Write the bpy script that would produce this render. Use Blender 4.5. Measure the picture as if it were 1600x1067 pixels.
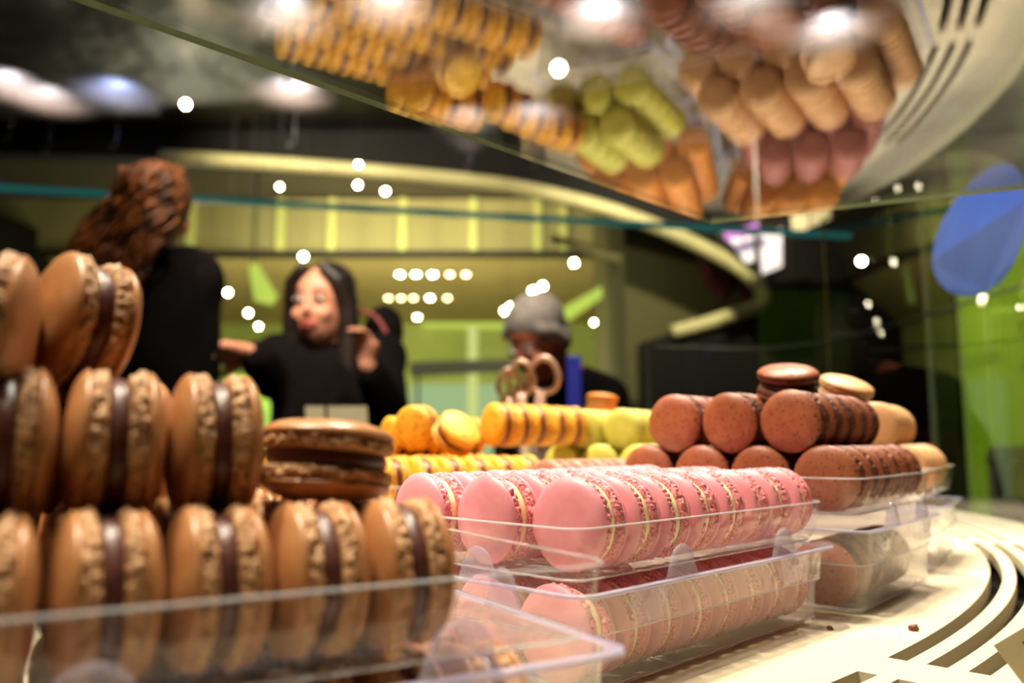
import bpy, bmesh, math, random
from mathutils import Vector, Matrix, Quaternion, noise
random.seed(7)
scene = bpy.context.scene
for o in list(bpy.data.objects):
    bpy.data.objects.remove(o)
COL = scene.collection

# ------------------------------------------------------------------ camera
FPX = 1300.0                                   # focal length in pixels of the 1600 wide frame
CAMZ = 1.05
PITCH = math.atan(156.5 / FPX)
cd = bpy.data.cameras.new('camera')
cam = bpy.data.objects.new('camera', cd)
COL.objects.link(cam)
cam.location = (0, 0, CAMZ)
cam.rotation_euler = (math.pi / 2 + PITCH, 0, 0)
cd.sensor_width = 36.0
cd.lens = 36.0 * FPX / 1600.0
cd.clip_start = 0.01
cd.clip_end = 60
cd.dof.use_dof = True
cd.dof.focus_distance = 0.45
cd.dof.aperture_fstop = 4.9
scene.camera = cam

# ------------------------------------------------------------------ world, light, exposure
w = bpy.data.worlds.new('world')
scene.world = w
w.use_nodes = True
w.node_tree.nodes['Background'].inputs[0].default_value = (0.30, 0.24, 0.16, 1)
w.node_tree.nodes['Background'].inputs[1].default_value = 0.05
vs = scene.view_settings
vs.view_transform = 'Standard'
vs.look = 'None'
vs.gamma = 1
vs.use_curve_mapping = False
vs.exposure = 0.25
try:
    scene.cycles.transparent_max_bounces = 40
    scene.cycles.max_bounces = 10
    scene.cycles.glossy_bounces = 5
except Exception:
    pass


def lamp(kind, name, loc, energy, color, target=None, **kw):
    l = bpy.data.lights.new(name, kind)
    l.energy = energy
    l.color = color
    for k, v in kw.items():
        setattr(l, k, v)
    o = bpy.data.objects.new(name, l)
    COL.objects.link(o)
    o.location = loc
    if target is not None:
        o.rotation_euler = (Vector(target) - Vector(loc)).to_track_quat('-Z', 'Y').to_euler()
    return o


WARM = (1.0, 0.88, 0.71)
R_ = math.radians
# the shop's ceiling spots over the counter
lamp('SPOT', 'case_spot', (-0.75, 0.55, 3.05), 300, WARM, (0.12, 0.6, 0.95), spot_size=R_(38), spot_blend=0.6, shadow_soft_size=0.05)
lamp('SPOT', 'case_spot', (0.15, 1.25, 3.05), 260, (1.0, 0.90, 0.74), (0.15, 0.75, 0.95), spot_size=R_(40), spot_blend=0.6, shadow_soft_size=0.05)
lamp('SPOT', 'case_spot', (-0.35, 0.15, 3.05), 150, (1.0, 0.85, 0.66), (-0.08, 0.30, 1.0), spot_size=R_(26), spot_blend=0.7, shadow_soft_size=0.04)
lamp('SPOT', 'case_spot', (0.9, 1.6, 3.05), 260, WARM, (0.40, 1.15, 0.95), spot_size=R_(40), spot_blend=0.6, shadow_soft_size=0.05)
# unseen fill spots, added to brighten the customers, cards, partition, sticker and panel
lamp('SPOT', 'fill_spot', (-0.9, 0.9, 3.1), 330, (1.0, 0.82, 0.62), (-0.6, 2.4, 1.45), spot_size=R_(24), spot_blend=0.8, shadow_soft_size=0.06)
lamp('SPOT', 'fill_spot', (0.1, 0.5, 3.1), 260, (1.0, 0.86, 0.70), (-0.62, 2.3, 1.35), spot_size=R_(22), spot_blend=0.8, shadow_soft_size=0.06)
lamp('SPOT', 'fill_spot', (-0.45, 0.5, 3.1), 150, (1.0, 0.93, 0.80), (-0.36, 1.45, 1.08), spot_size=R_(9), spot_blend=0.5, shadow_soft_size=0.05)
lamp('SPOT', 'fill_spot', (-0.5, 1.0, 3.1), 90, (1.0, 0.74, 0.48), (-0.98, 2.15, 1.62), spot_size=R_(24), spot_blend=0.8, shadow_soft_size=0.06)
lamp('SPOT', 'fill_spot', (-0.3, 1.4, 3.1), 260, (1.0, 0.86, 0.70), (0.12, 2.45, 1.35), spot_size=R_(24), spot_blend=0.8, shadow_soft_size=0.06)
lamp('SPOT', 'fill_spot', (-1.6, 3.6, 3.1), 300, (1.0, 0.93, 0.68), (-1.0, 5.5, 2.8), spot_size=R_(80), spot_blend=0.8, shadow_soft_size=0.06)
lamp('SPOT', 'fill_spot', (0.9, 3.6, 3.1), 300, (1.0, 0.93, 0.68), (1.1, 5.5, 2.3), spot_size=R_(70), spot_blend=0.8, shadow_soft_size=0.06)
lamp('SPOT', 'fill_spot', (0.0, 0.9, 3.1), 260, (1.0, 0.95, 0.9), (0.64, 1.25, 1.35), spot_size=R_(20), spot_blend=0.8, shadow_soft_size=0.05)
lamp('SPOT', 'fill_spot', (1.0, 1.6, 3.1), 170, (1.0, 0.95, 0.7), (1.5, 2.5, 1.2), spot_size=R_(34), spot_blend=0.8, shadow_soft_size=0.05)


# ------------------------------------------------------------------ helpers: pixels to points
FW = Vector((0, math.cos(PITCH), math.sin(PITCH)))
UP = Vector((0, -math.sin(PITCH), math.cos(PITCH)))
RT = Vector((1, 0, 0))
CAM = Vector((0, 0, CAMZ))


def ray(u, v):
    return FW + RT * ((u - 800) / FPX) + UP * ((533.5 - v) / FPX)


def P(u, v, D):
    """the point seen at pixel u, v at depth D"""
    return CAM + ray(u, v) * D


def Py(u, v, y):
    """the point seen at pixel u, v on the vertical plane at distance y"""
    d = ray(u, v)
    return CAM + d * (y / d.y)


def Pz(u, v, z):
    """the point seen at pixel u, v on the horizontal plane z"""
    d = ray(u, v)
    return CAM + d * ((z - CAMZ) / d.z)


# ------------------------------------------------------------------ helpers: materials
def lin(c):
    return tuple(((x / 255) / 12.92 if x / 255 <= 0.04045 else ((x / 255 + 0.055) / 1.055) ** 2.4) for x in c) + (1,)


def new_mat(name):
    m = bpy.data.materials.new(name)
    m.use_nodes = True
    m.node_tree.nodes.clear()
    return m, m.node_tree.nodes, m.node_tree.links


def mat(name, c1, c2=None, rough=0.5, scale=300, detail=3, bump=0.0, bscale=900, speck=None, speck_scale=300, speck_cut=(0.62, 0.68),
        spec=0.5, sss=0.0, metal=0.0, emit=None, estr=0.0, lo=0.35, hi=0.65):
    m, N, L = new_mat(name)
    out = N.new('ShaderNodeOutputMaterial')
    b = N.new('ShaderNodeBsdfPrincipled')
    L.new(b.outputs[0], out.inputs[0])
    b.inputs['Roughness'].default_value = rough
    b.inputs['Specular IOR Level'].default_value = spec
    b.inputs['Metallic'].default_value = metal
    tc = N.new('ShaderNodeTexCoord')
    col = None
    if c2 is not None:
        n = N.new('ShaderNodeTexNoise')
        n.inputs['Scale'].default_value = scale
        n.inputs['Detail'].default_value = detail
        L.new(tc.outputs['Object'], n.inputs['Vector'])
        r = N.new('ShaderNodeValToRGB')
        r.color_ramp.elements[0].position = lo
        r.color_ramp.elements[1].position = hi
        r.color_ramp.elements[0].color = lin(c1)
        r.color_ramp.elements[1].color = lin(c2)
        L.new(n.outputs['Fac'], r.inputs[0])
        col = r.outputs[0]
    if speck is not None:
        n2 = N.new('ShaderNodeTexNoise')
        n2.inputs['Scale'].default_value = speck_scale
        n2.inputs['Detail'].default_value = 2
        L.new(tc.outputs['Object'], n2.inputs['Vector'])
        r2 = N.new('ShaderNodeValToRGB')
        r2.color_ramp.elements[0].position = speck_cut[0]
        r2.color_ramp.elements[1].position = speck_cut[1]
        r2.color_ramp.elements[0].color = (0, 0, 0, 1)
        r2.color_ramp.elements[1].color = (1, 1, 1, 1)
        L.new(n2.outputs['Fac'], r2.inputs[0])
        mx = N.new('ShaderNodeMix')
        mx.data_type = 'RGBA'
        L.new(r2.outputs[0], mx.inputs[0])
        if col is not None:
            L.new(col, mx.inputs[6])
        else:
            mx.inputs[6].default_value = lin(c1)
        mx.inputs[7].default_value = lin(speck)
        col = mx.outputs[2]
    if col is not None:
        L.new(col, b.inputs['Base Color'])
    else:
        b.inputs['Base Color'].default_value = lin(c1)
    if bump:
        nb = N.new('ShaderNodeTexNoise')
        nb.inputs['Scale'].default_value = bscale
        nb.inputs['Detail'].default_value = 4
        L.new(tc.outputs['Object'], nb.inputs['Vector'])
        bp = N.new('ShaderNodeBump')
        bp.inputs['Strength'].default_value = bump
        bp.inputs['Distance'].default_value = 1.0 / bscale
        L.new(nb.outputs['Fac'], bp.inputs['Height'])
        L.new(bp.outputs[0], b.inputs['Normal'])
    if sss:
        b.inputs['Subsurface Weight'].default_value = sss
        b.inputs['Subsurface Radius'].default_value = (0.004, 0.002, 0.001)
        b.inputs['Subsurface Scale'].default_value = 1.0
    if emit is not None:
        b.inputs['Emission Color'].default_value = lin(emit)
        b.inputs['Emission Strength'].default_value = estr
    return m


def emit_mat(name, c, strength):
    m, N, L = new_mat(name)
    out = N.new('ShaderNodeOutputMaterial')
    e = N.new('ShaderNodeEmission')
    e.inputs[0].default_value = lin(c)
    e.inputs[1].default_value = strength
    L.new(e.outputs[0], out.inputs[0])
    return m


def clear_mat(name, tint=(1, 1, 1), ior=1.5, rough=0.0, haze=0.0, hazecol=(1, 1, 1), bump=0.0, bscale=120):
    """thin clear sheet: see-through plus a Fresnel reflection and a little haze"""
    m, N, L = new_mat(name)
    out = N.new('ShaderNodeOutputMaterial')
    t = N.new('ShaderNodeBsdfTransparent')
    t.inputs[0].default_value = tint + (1,)
    g = N.new('ShaderNodeBsdfGlossy')
    g.inputs['Roughness'].default_value = rough
    geo = N.new('ShaderNodeNewGeometry')
    dt_ = N.new('ShaderNodeVectorMath')
    dt_.operation = 'DOT_PRODUCT'
    L.new(geo.outputs['Incoming'], dt_.inputs[0])
    L.new(geo.outputs['Normal'], dt_.inputs[1])

    def mth(op, a, b=None):
        n_ = N.new('ShaderNodeMath')
        n_.operation = op
        for i_, x_ in enumerate((a, b)):
            if x_ is None:
                continue
            if isinstance(x_, (int, float)):
                n_.inputs[i_].default_value = x_
            else:
                L.new(x_, n_.inputs[i_])
        return n_.outputs[0]
    f0 = ((ior - 1) / (ior + 1)) ** 2
    om = mth('SUBTRACT', 1.0, mth('ABSOLUTE', dt_.outputs['Value']))
    fac = mth('ADD', mth('MULTIPLY', mth('POWER', om, 5.0), 1 - f0), f0)
    mx = N.new('ShaderNodeMixShader')
    base = t.outputs[0]
    if haze:
        d = N.new('ShaderNodeBsdfDiffuse')
        d.inputs[0].default_value = hazecol + (1,)
        m1 = N.new('ShaderNodeMixShader')
        m1.inputs[0].default_value = haze
        L.new(t.outputs[0], m1.inputs[1])
        L.new(d.outputs[0], m1.inputs[2])
        base = m1.outputs[0]
    if bump:
        tc = N.new('ShaderNodeTexCoord')
        n = N.new('ShaderNodeTexNoise')
        n.inputs['Scale'].default_value = bscale
        L.new(tc.outputs['Object'], n.inputs['Vector'])
        bp = N.new('ShaderNodeBump')
        bp.inputs['Strength'].default_value = bump
        bp.inputs['Distance'].default_value = 0.3 / bscale
        L.new(n.outputs['Fac'], bp.inputs['Height'])
        L.new(bp.outputs[0], g.inputs['Normal'])
    L.new(fac, mx.inputs[0])
    L.new(base, mx.inputs[1])
    L.new(g.outputs[0], mx.inputs[2])
    L.new(mx.outputs[0], out.inputs[0])
    return m


# ------------------------------------------------------------------ helpers: objects
def link_mesh(name, me, parent=None, label=None):
    o = bpy.data.objects.new(name, me)
    COL.objects.link(o)
    if parent is not None:
        o.parent = parent
    if label:
        o['label'] = label
    return o


def obj(name, bm, material, parent=None, smooth=False, label=None):
    me = bpy.data.meshes.new(name)
    bmesh.ops.recalc_face_normals(bm, faces=bm.faces)
    bm.to_mesh(me)
    bm.free()
    if smooth:
        me.polygons.foreach_set('use_smooth', [True] * len(me.polygons))
    me.materials.append(material)
    return link_mesh(name, me, parent, label)


def tag(o, label, cat, group=None):
    o['label'] = label
    o['category'] = cat
    if group:
        o['group'] = group
    return o


def struct(o, label=None, cat=None):
    o['kind'] = 'structure'
    if label:
        o['label'] = label
    if cat:
        o['category'] = cat
    return o


def empty(name, loc, quat=None):
    o = bpy.data.objects.new(name, None)
    COL.objects.link(o)
    o.empty_display_size = 0.02
    o.location = loc
    if quat is not None:
        o.rotation_mode = 'QUATERNION'
        o.rotation_quaternion = quat
    return o


def add_box(bm, lo, hi, mtx=None):
    vs_ = [bm.verts.new((x, y, z)) for x in (lo[0], hi[0]) for y in (lo[1], hi[1]) for z in (lo[2], hi[2])]
    for f in ((0, 1, 3, 2), (4, 6, 7, 5), (0, 4, 5, 1), (2, 3, 7, 6), (0, 2, 6, 4), (1, 5, 7, 3)):
        bm.faces.new([vs_[i] for i in f])
    if mtx is not None:
        for v in vs_:
            v.co = mtx @ v.co
    return vs_


def box(name, lo, hi, material, parent=None, mtx=None, bevel=0.0, label=None):
    bm = bmesh.new()
    add_box(bm, lo, hi, mtx)
    if bevel:
        bmesh.ops.bevel(bm, geom=list(bm.edges), offset=bevel, segments=2, affect='EDGES', profile=0.5)
    return obj(name, bm, material, parent, label=label)


def add_lathe(bm, prof, n=48, mtx=None, cap=True):
    """prof: list of (r, z), revolved about z"""
    rings = []
    for r, z in prof:
        if r < 1e-7:
            rings.append([bm.verts.new((0, 0, z))])
        else:
            rings.append([bm.verts.new((r * math.cos(2 * math.pi * i / n), r * math.sin(2 * math.pi * i / n), z)) for i in range(n)])
    for a, b in zip(rings[:-1], rings[1:]):
        for i in range(n):
            j = (i + 1) % n
            if len(a) == 1 and len(b) == 1:
                continue
            if len(a) == 1:
                bm.faces.new((a[0], b[i], b[j]))
            elif len(b) == 1:
                bm.faces.new((a[i], a[j], b[0]))
            else:
                bm.faces.new((a[i], a[j], b[j], b[i]))
    if mtx is not None:
        for ring in rings:
            for v in ring:
                v.co = mtx @ v.co


def add_tube(bm, pts, r, n=8, closed=False, sx=1.0):
    """round bar along a polyline"""
    pts = [Vector(p) for p in pts]
    rings = []
    k = len(pts)
    for i, p in enumerate(pts):
        a = pts[(i - 1) % k] if (closed or i > 0) else pts[i]
        b = pts[(i + 1) % k] if (closed or i < k - 1) else pts[i]
        d = (b - a).normalized()
        ref = Vector((0, 0, 1)) if abs(d.z) < 0.9 else Vector((0, 1, 0))
        x = d.cross(ref).normalized()
        y = x.cross(d).normalized()
        rr = r[i] if isinstance(r, (list, tuple)) else r
        rings.append([bm.verts.new(p + x * (rr * sx * math.cos(2 * math.pi * j / n)) + y * (rr * math.sin(2 * math.pi * j / n))) for j in range(n)])
    m = k if closed else k - 1
    for i in range(m):
        a, b = rings[i], rings[(i + 1) % k]
        for j in range(n):
            bm.faces.new((a[j], a[(j + 1) % n], b[(j + 1) % n], b[j]))
    if not closed:
        bm.faces.new(rings[0][::-1])
        bm.faces.new(rings[-1])


def add_sweep(bm, pts, offs, closed=False):
    """a polyline of centres with a list of per-point section corners (lists of vectors)"""
    rings = [[bm.verts.new(p + o) for o in offs] for p in pts]
    n = len(offs)
    for a, b in zip(rings[:-1], rings[1:]):
        for j in range(n):
            bm.faces.new((a[j], a[(j + 1) % n], b[(j + 1) % n], b[j]))
    bm.faces.new(rings[0][::-1])
    bm.faces.new(rings[-1])


def ordinal(i):
    return ['first', 'second', 'third', 'fourth', 'fifth', 'sixth', 'seventh', 'eighth', 'ninth', 'tenth'][i]


# ------------------------------------------------------------------ the ring shaped counter
C = Vector((-0.85, 1.52))                 # centre of the round counter
ZB = CAMZ - 0.119                         # top of the cream board


def pol(r, a, z):
    return Vector((C.x + r * math.cos(R_(a)), C.y + r * math.sin(R_(a)), z))


M_board = mat('cream_board', (216, 204, 174), (210, 196, 165), rough=0.42, scale=6, spec=0.4)
M_dark = mat('dark_lacquer', (22, 18, 14), (28, 22, 16), rough=0.35, scale=4)
M_void = mat('dark_duct', (16, 14, 12), rough=0.7)

A0, A1 = -84.0, 14.0
counter = empty('display_counter', pol(1.25, -35, 0))
tag(counter, 'curved display counter with a slotted cream board carrying all the macaron trays', 'counter')


def ring_grid(name, rs, solid, z0, z1, material, parent, da=1.0):
    """annular plate: rs radial breaks, solid(i, a) tells which cells are filled"""
    bm = bmesh.new()
    na = int(round((A1 - A0) / da))
    cache = {}

    def V(i, k, z):
        key = (i, k, z)
        if key not in cache:
            cache[key] = bm.verts.new(pol(rs[i], A0 + k * da, z) - parent.location)
        return cache[key]

    def S(i, k):
        return 0 <= i < len(rs) - 1 and 0 <= k < na and solid(i, A0 + (k + 0.5) * da)
    for i in range(len(rs) - 1):
        for k in range(na):
            if not S(i, k):
                continue
            bm.faces.new((V(i, k, z1), V(i + 1, k, z1), V(i + 1, k + 1, z1), V(i, k + 1, z1)))
            bm.faces.new((V(i, k, z0), V(i, k + 1, z0), V(i + 1, k + 1, z0), V(i + 1, k, z0)))
            if not S(i - 1, k):
                bm.faces.new((V(i, k, z0), V(i, k, z1), V(i, k + 1, z1), V(i, k + 1, z0)))
            if not S(i + 1, k):
                bm.faces.new((V(i + 1, k, z0), V(i + 1, k + 1, z0), V(i + 1, k + 1, z1), V(i + 1, k, z1)))
            if not S(i, k - 1):
                bm.faces.new((V(i, k, z0), V(i + 1, k, z0), V(i + 1, k, z1), V(i, k, z1)))
            if not S(i, k + 1):
                bm.faces.new((V(i, k + 1, z0), V(i, k + 1, z1), V(i + 1, k + 1, z1), V(i + 1, k + 1, z0)))
    return obj(name, bm, material, parent)


RS = [0.90, 1.2, 1.484, 1.4945, 1.5045, 1.515, 1.525, 1.5355, 1.5455, 1.62]
SLOT_SETS = [(-72, -56), (-54, -46), (-44.5, -20), (-18.5, -4)]


def board_solid(i, a):
    if i in (2, 4, 6):
        return not any(s0 <= a <= s1 for s0, s1 in SLOT_SETS)
    return True


ring_grid('board', RS, board_solid, ZB - 0.012, ZB, M_board, counter, da=0.5)
ring_grid('base', [0.92, 1.62], lambda i, a: True, 0.0, ZB - 0.06, M_dark, counter, da=2)
ring_grid('rim', [0.90, 0.92], lambda i, a: True, ZB - 0.07, ZB - 0.012, M_void, counter, da=2)
ring_grid('rim', [1.60, 1.62], lambda i, a: True, ZB - 0.06, ZB - 0.012, M_void, counter, da=2)

# ------------------------------------------------------------------ glass of the case
M_glass = clear_mat('case_glass', tint=(0.97, 0.99, 0.97), ior=1.52)
M_canopy = clear_mat('canopy_glass', tint=(0.96, 0.98, 0.96), ior=2.1)
M_edge = mat('glass_edge', (128, 136, 100), rough=0.15, spec=0.7)
M_teal = mat('teal_glass_edge', (84, 176, 170), rough=0.2, emit=(40, 130, 128), estr=0.28)  # emission imitates light collected in the glass edge, which is no lamp
HM = CAMZ + 0.20                                       # underside of the top pane


def pane_poly(name, pts, th, glass, edge, parent):
    """horizontal slab from a polygon: clear faces and separate edge bands"""
    bm = bmesh.new()
    lo = [bm.verts.new(p) for p in pts]
    hi = [bm.verts.new(Vector(p) + Vector((0, 0, th))) for p in pts]
    bm.faces.new(lo[::-1])
    bm.faces.new(hi)
    o = obj(name, bm, glass, parent)
    bm = bmesh.new()
    for i in range(len(pts)):
        a, b = Vector(pts[i]), Vector(pts[(i + 1) % len(pts)])
        q = [bm.verts.new(x) for x in (a, b, b + Vector((0, 0, th)), a + Vector((0, 0, th)))]
        bm.faces.new(q)
    obj('polished_edge', bm, edge, o, label='greenish polished glass edge')
    return o


top = empty('glass_canopy', (0, 0.5, HM))
tag(top, 'clear glass canopy pane above the trays mirroring the macarons below', 'glass pane')
e0, e1 = Pz(110, 0, HM), Pz(1110, 350, HM)
dirl = (e0 - e1).normalized()
e2 = Pz(1450, 312, HM)
dirr = (e2 - e1).normalized()
poly = [e1 + dirl * 1.05, e1, e1 + dirr * 0.295, e1 + dirr * 0.295 + Vector((-0.03, -0.42, 0)), e1 + dirl * 1.05 + Vector((0.4, 0, 0))]
pane_poly('pane', [p - top.location for p in poly], 0.0038, M_canopy, M_edge, top)

# outer upright pane, follows the round counter on the right
up = empty('outer_glass', pol(1.585, -12, ZB))
tag(up, 'curved upright glass pane along the outer rim of the counter', 'glass pane')
bm = bmesh.new()
na = 40
a0, a1 = -34.0, 12.0
ringv = [[bm.verts.new(pol(r, a0 + (a1 - a0) * k / na, z) - up.location) for z in (ZB, ZB + 0.62)] for r in (1.590, 1.596) for k in range(na + 1)]
n1 = na + 1
for s in (0, n1):
    for k in range(na):
        a, b = ringv[s + k], ringv[s + k + 1]
        bm.faces.new((a[0], b[0], b[1], a[1]))
obj('pane', bm, M_glass, up, smooth=True)
bm = bmesh.new()
for k in range(na):
    a, b, c_, d_ = [bm.verts.new(pol(r, a0 + (a1 - a0) * kk / na, ZB + 0.62) - up.location) for r, kk in ((1.590, k), (1.590, k + 1), (1.596, k + 1), (1.596, k))]
    bm.faces.new((a, b, c_, d_))
for kk in (0, na):
    q = [bm.verts.new(pol(r, a0 + (a1 - a0) * kk / na, z) - up.location) for r, z in ((1.590, ZB), (1.596, ZB), (1.596, ZB + 0.62), (1.590, ZB + 0.62))]
    bm.faces.new(q)
obj('polished_edge', bm, M_edge, up)

# ------------------------------------------------------------------ shop shell
M_ceil = mat('dark_foil_ceiling', (38, 31, 24), (22, 18, 14), rough=0.42, scale=1.2, detail=4, bump=0.12, bscale=1.6, spec=0.6)
M_wallD = mat('dark_wall', (13, 10, 7), (20, 15, 10), rough=0.7, scale=1.5, spec=0.15)
M_floor = mat('dark_floor', (40, 34, 26), (52, 44, 32), rough=0.4, scale=2)
M_cream = mat('cream_trim', (190, 178, 124), (176, 164, 112), rough=0.5, scale=3)
M_olive = mat('olive_wall', (186, 164, 100), (176, 154, 92), rough=0.7, scale=2)
M_lime = mat('lime_wall', (176, 186, 92), (160, 172, 80), rough=0.7, scale=2)
HC = CAMZ + 2.12
YW = 5.5                                         # the dark partition with the rounded opening
struct(box('floor', (-5, -2.5, -0.1), (6, 13, 0), M_floor))
struct(box('ceiling', (-5, -2.5, HC), (6, YW + 0.16, HC + 0.1), M_ceil))
struct(box('wall_left', (-5.1, -2.5, 0), (-5, 13, HC + 0.1), M_wallD))
struct(box('wall_right', (6, -2.5, 0), (6.1, 13, HC + 0.1), M_wallD))
struct(box('wall_front', (-5, -2.6, 0), (6, -2.5, HC + 0.1), M_wallD))
struct(box('wall_back', (-5, 13, 0), (6, 13.1, HC + 0.1), M_wallD))

crv = [(-260, 236), (0, 238), (255, 247), (400, 256), (560, 268), (700, 281), (820, 297), (940, 326), (1030, 358), (1100, 390), (1150, 418), (1178, 440),
       (1190, 462), (1180, 478), (1150, 491), (1100, 507), (1050, 520), (1000, 536)]
cp = [Py(u, v, YW) for u, v in crv]
ti = 12
bm = bmesh.new()


def quad(*ps):
    bm.faces.new([bm.verts.new(p) for p in ps])


for a, b in zip(cp[:ti], cp[1:ti + 1]):          # above the opening
    quad(a, b, Vector((b.x, YW, HC)), Vector((a.x, YW, HC)))
quad(Vector((cp[ti].x, YW, 0)), Vector((6, YW, 0)), Vector((6, YW, HC)), Vector((cp[ti].x, YW, HC)))
for a, b in zip(cp[ti:-1], cp[ti + 1:]):         # below the rounded end
    quad(Vector((a.x, YW, 0)), a, b, Vector((b.x, YW, 0)))
quad(Vector((-5, YW, 0)), Vector((cp[0].x, YW, 0)), Vector((cp[0].x, YW, HC)), Vector((-5, YW, HC)))
bmesh.ops.remove_doubles(bm, verts=bm.verts, dist=0.0005)
ret = bmesh.ops.extrude_face_region(bm, geom=list(bm.faces))
for v in ret['geom']:
    if isinstance(v, bmesh.types.BMVert):
        v.co.y += 0.15
wall = struct(obj('wall_partition', bm, M_wallD))

# smooth cream trim along the opening
def smooth_line(pts, n=6):
    out = []
    for i in range(len(pts) - 1):
        p0 = pts[max(i - 1, 0)]
        p1, p2 = pts[i], pts[i + 1]
        p3 = pts[min(i + 2, len(pts) - 1)]
        for k in range(n):
            t = k / n
            out.append(0.5 * ((2 * p1) + (p2 - p0) * t + (2 * p0 - 5 * p1 + 4 * p2 - p3) * t * t + (3 * p1 - p0 - 3 * p2 + p3) * t ** 3))
    out.append(pts[-1])
    return out


bm = bmesh.new()
add_tube(bm, [p + Vector((0, -0.03, 0)) for p in smooth_line(cp[2:-1])], 0.05, n=10)
struct(obj('trim_1', bm, M_cream, smooth=True))
bm = bmesh.new()
inner = [Py(u, v, YW + 0.9) for u, v in ((860, 372), (950, 398), (1010, 418), (1060, 440), (1100, 466), (1122, 492), (1128, 512))]
add_tube(bm, smooth_line(inner), 0.035, n=8)
struct(obj('trim_2', bm, M_cream, smooth=True))

# the lit room behind the opening
YB = 8.6
z_l1, z_l0 = Py(500, 312, YB).z, Py(500, 392, YB).z
struct(box('wall_room_right', (Py(952, 450, 7.2).x, 6.2, 0), (Py(952, 450, 7.2).x + 1.0, 8.5, 3.4), mat('dark_olive', (78, 72, 34), rough=0.8)))
struct(box('ceiling_room', (-5, YW + 0.16, z_l1 + 0.02), (4, 12.9, z_l1 + 0.12), mat('room_ceiling', (60, 54, 34), rough=0.7)))
# horizontal louvre band with posts
lou = empty('louvre_screen', (0, YB, z_l0))
tag(lou, 'pale green horizontal louvre screen high on the wall of the lit room', 'screen')
M_louv = mat('louvre', (192, 180, 120), (176, 164, 108), rough=0.6, scale=3)
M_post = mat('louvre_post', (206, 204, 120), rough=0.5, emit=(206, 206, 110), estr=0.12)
slat = bmesh.new()
add_box(slat, (-6.0, -0.02, 0), (1.15, 0.03, 0.036))
first = obj('slat', slat, M_louv, lou)
for k in range(11):
    o = first if k == 0 else first.copy()
    if k:
        COL.objects.link(o)
        o.parent = lou
    o.location = (0, 0, 0.012 + k * (z_l1 - z_l0) / 11)
for u in (300, 440, 520, 630, 740, 840, 880):
    x = Py(u, 350, YB).x
    box('post', (x - 0.04, -0.06, 0), (x + 0.04, -0.02, z_l1 - z_l0), M_post, lou)
box('backing', (-6, 0.05, -0.02), (1.2, 0.1, z_l1 - z_l0 + 0.02), mat('louvre_backing', (96, 92, 50), rough=0.8), lou)
struct(box('trim_3', (-5, YB - 0.05, z_l0 - 0.06), (1.25, YB + 0.1, z_l0 - 0.005), mat('dark_bar', (30, 28, 18), rough=0.6)))
# sloping soffit with downlights, then the lower wall
s0, s1 = Py(500, 396, YB), Py(500, 505, 12.0)
bm = bmesh.new()
vsq = [bm.verts.new(p) for p in ((-5, s0.y, s0.z), (1.25, s0.y, s0.z), (2.2, s1.y, s1.z), (-5, s1.y, s1.z), (-5, s0.y, s0.z + 0.05), (1.25, s0.y, s0.z + 0.05), (2.2, s1.y, s1.z + 0.05), (-5, s1.y, s1.z + 0.05))]
for f in ((0, 1, 2, 3), (4, 7, 6, 5), (0, 4, 5, 1), (1, 5, 6, 2), (2, 6, 7, 3), (3, 7, 4, 0)):
    bm.faces.new([vsq[i] for i in f])
struct(obj('ceiling_soffit', bm, M_olive))
struct(box('wall_room', (-5, 12.0, 0), (4, 12.1, s1.z + 0.2), M_lime))
M_bulb = emit_mat('warm_bulb', (255, 236, 200), 55)
M_bulb2 = emit_mat('dim_bulb', (255, 226, 170), 18)
M_bulbw = emit_mat('white_bulb', (255, 250, 240), 150)
M_ring = mat('lamp_ring', (60, 54, 40), rough=0.4, metal=0.6)


def spot_fixture(p, r, bulb, label, group, up_axis=Vector((0, 0, -1)), name='downlight'):
    """a recessed downlight: ring, reflector and lens"""
    q = Vector((0, 0, -1)).rotation_difference(up_axis.normalized())
    e = empty(name, p, q)
    tag(e, label, 'lamp', group)
    bm = bmesh.new()
    add_lathe(bm, [(r * 1.0, 0.0), (r * 1.5, 0.0), (r * 1.55, 0.01), (r * 1.5, 0.03), (r * 1.0, 0.03)], 16)
    obj('ring', bm, M_ring, e)
    bm = bmesh.new()
    add_lathe(bm, [(0, -r * 0.55), (r * 0.6, -r * 0.45), (r * 0.98, -r * 0.05), (r * 0.98, 0.02), (0, 0.02)], 16)
    obj('lens', bm, bulb, e, smooth=True)
    return e


sn = (s1 - s0).cross(Vector((1, 0, 0))).normalized()
if sn.z > 0:
    sn = -sn


def on_soffit(u, v):
    d = ray(u, v)
    nn = (s1 - s0).cross(Vector((1, 0, 0)))
    t = (s0 - CAM).dot(nn) / d.dot(nn)
    return CAM + d * t


rows = [(427, (625, 650, 676, 703, 728), 'upper'), (464, (607, 627, 646, 672, 699), 'middle'), (494, (652,), 'lower')]
strong = {(625, 427), (650, 427), (676, 427), (672, 464), (652, 494)}
for v, us, nm in rows:
    for i, u in enumerate(us):
        p = on_soffit(u, v)
        lab = ('round downlight, %s from the left in the %s row on the soffit' % (ordinal(i), nm)) if len(us) > 1 else 'single warm downlight below the two rows on the soffit'
        spot_fixture(p + sn * 0.01, 0.035, M_bulb if (u, v) in strong else M_bulb2, lab, 'downlights on the soffit')
# pale lit panels and counters in the room
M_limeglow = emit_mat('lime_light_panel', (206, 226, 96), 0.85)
M_mint = emit_mat('mint_light_panel', (196, 222, 160), 0.62)


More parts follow.
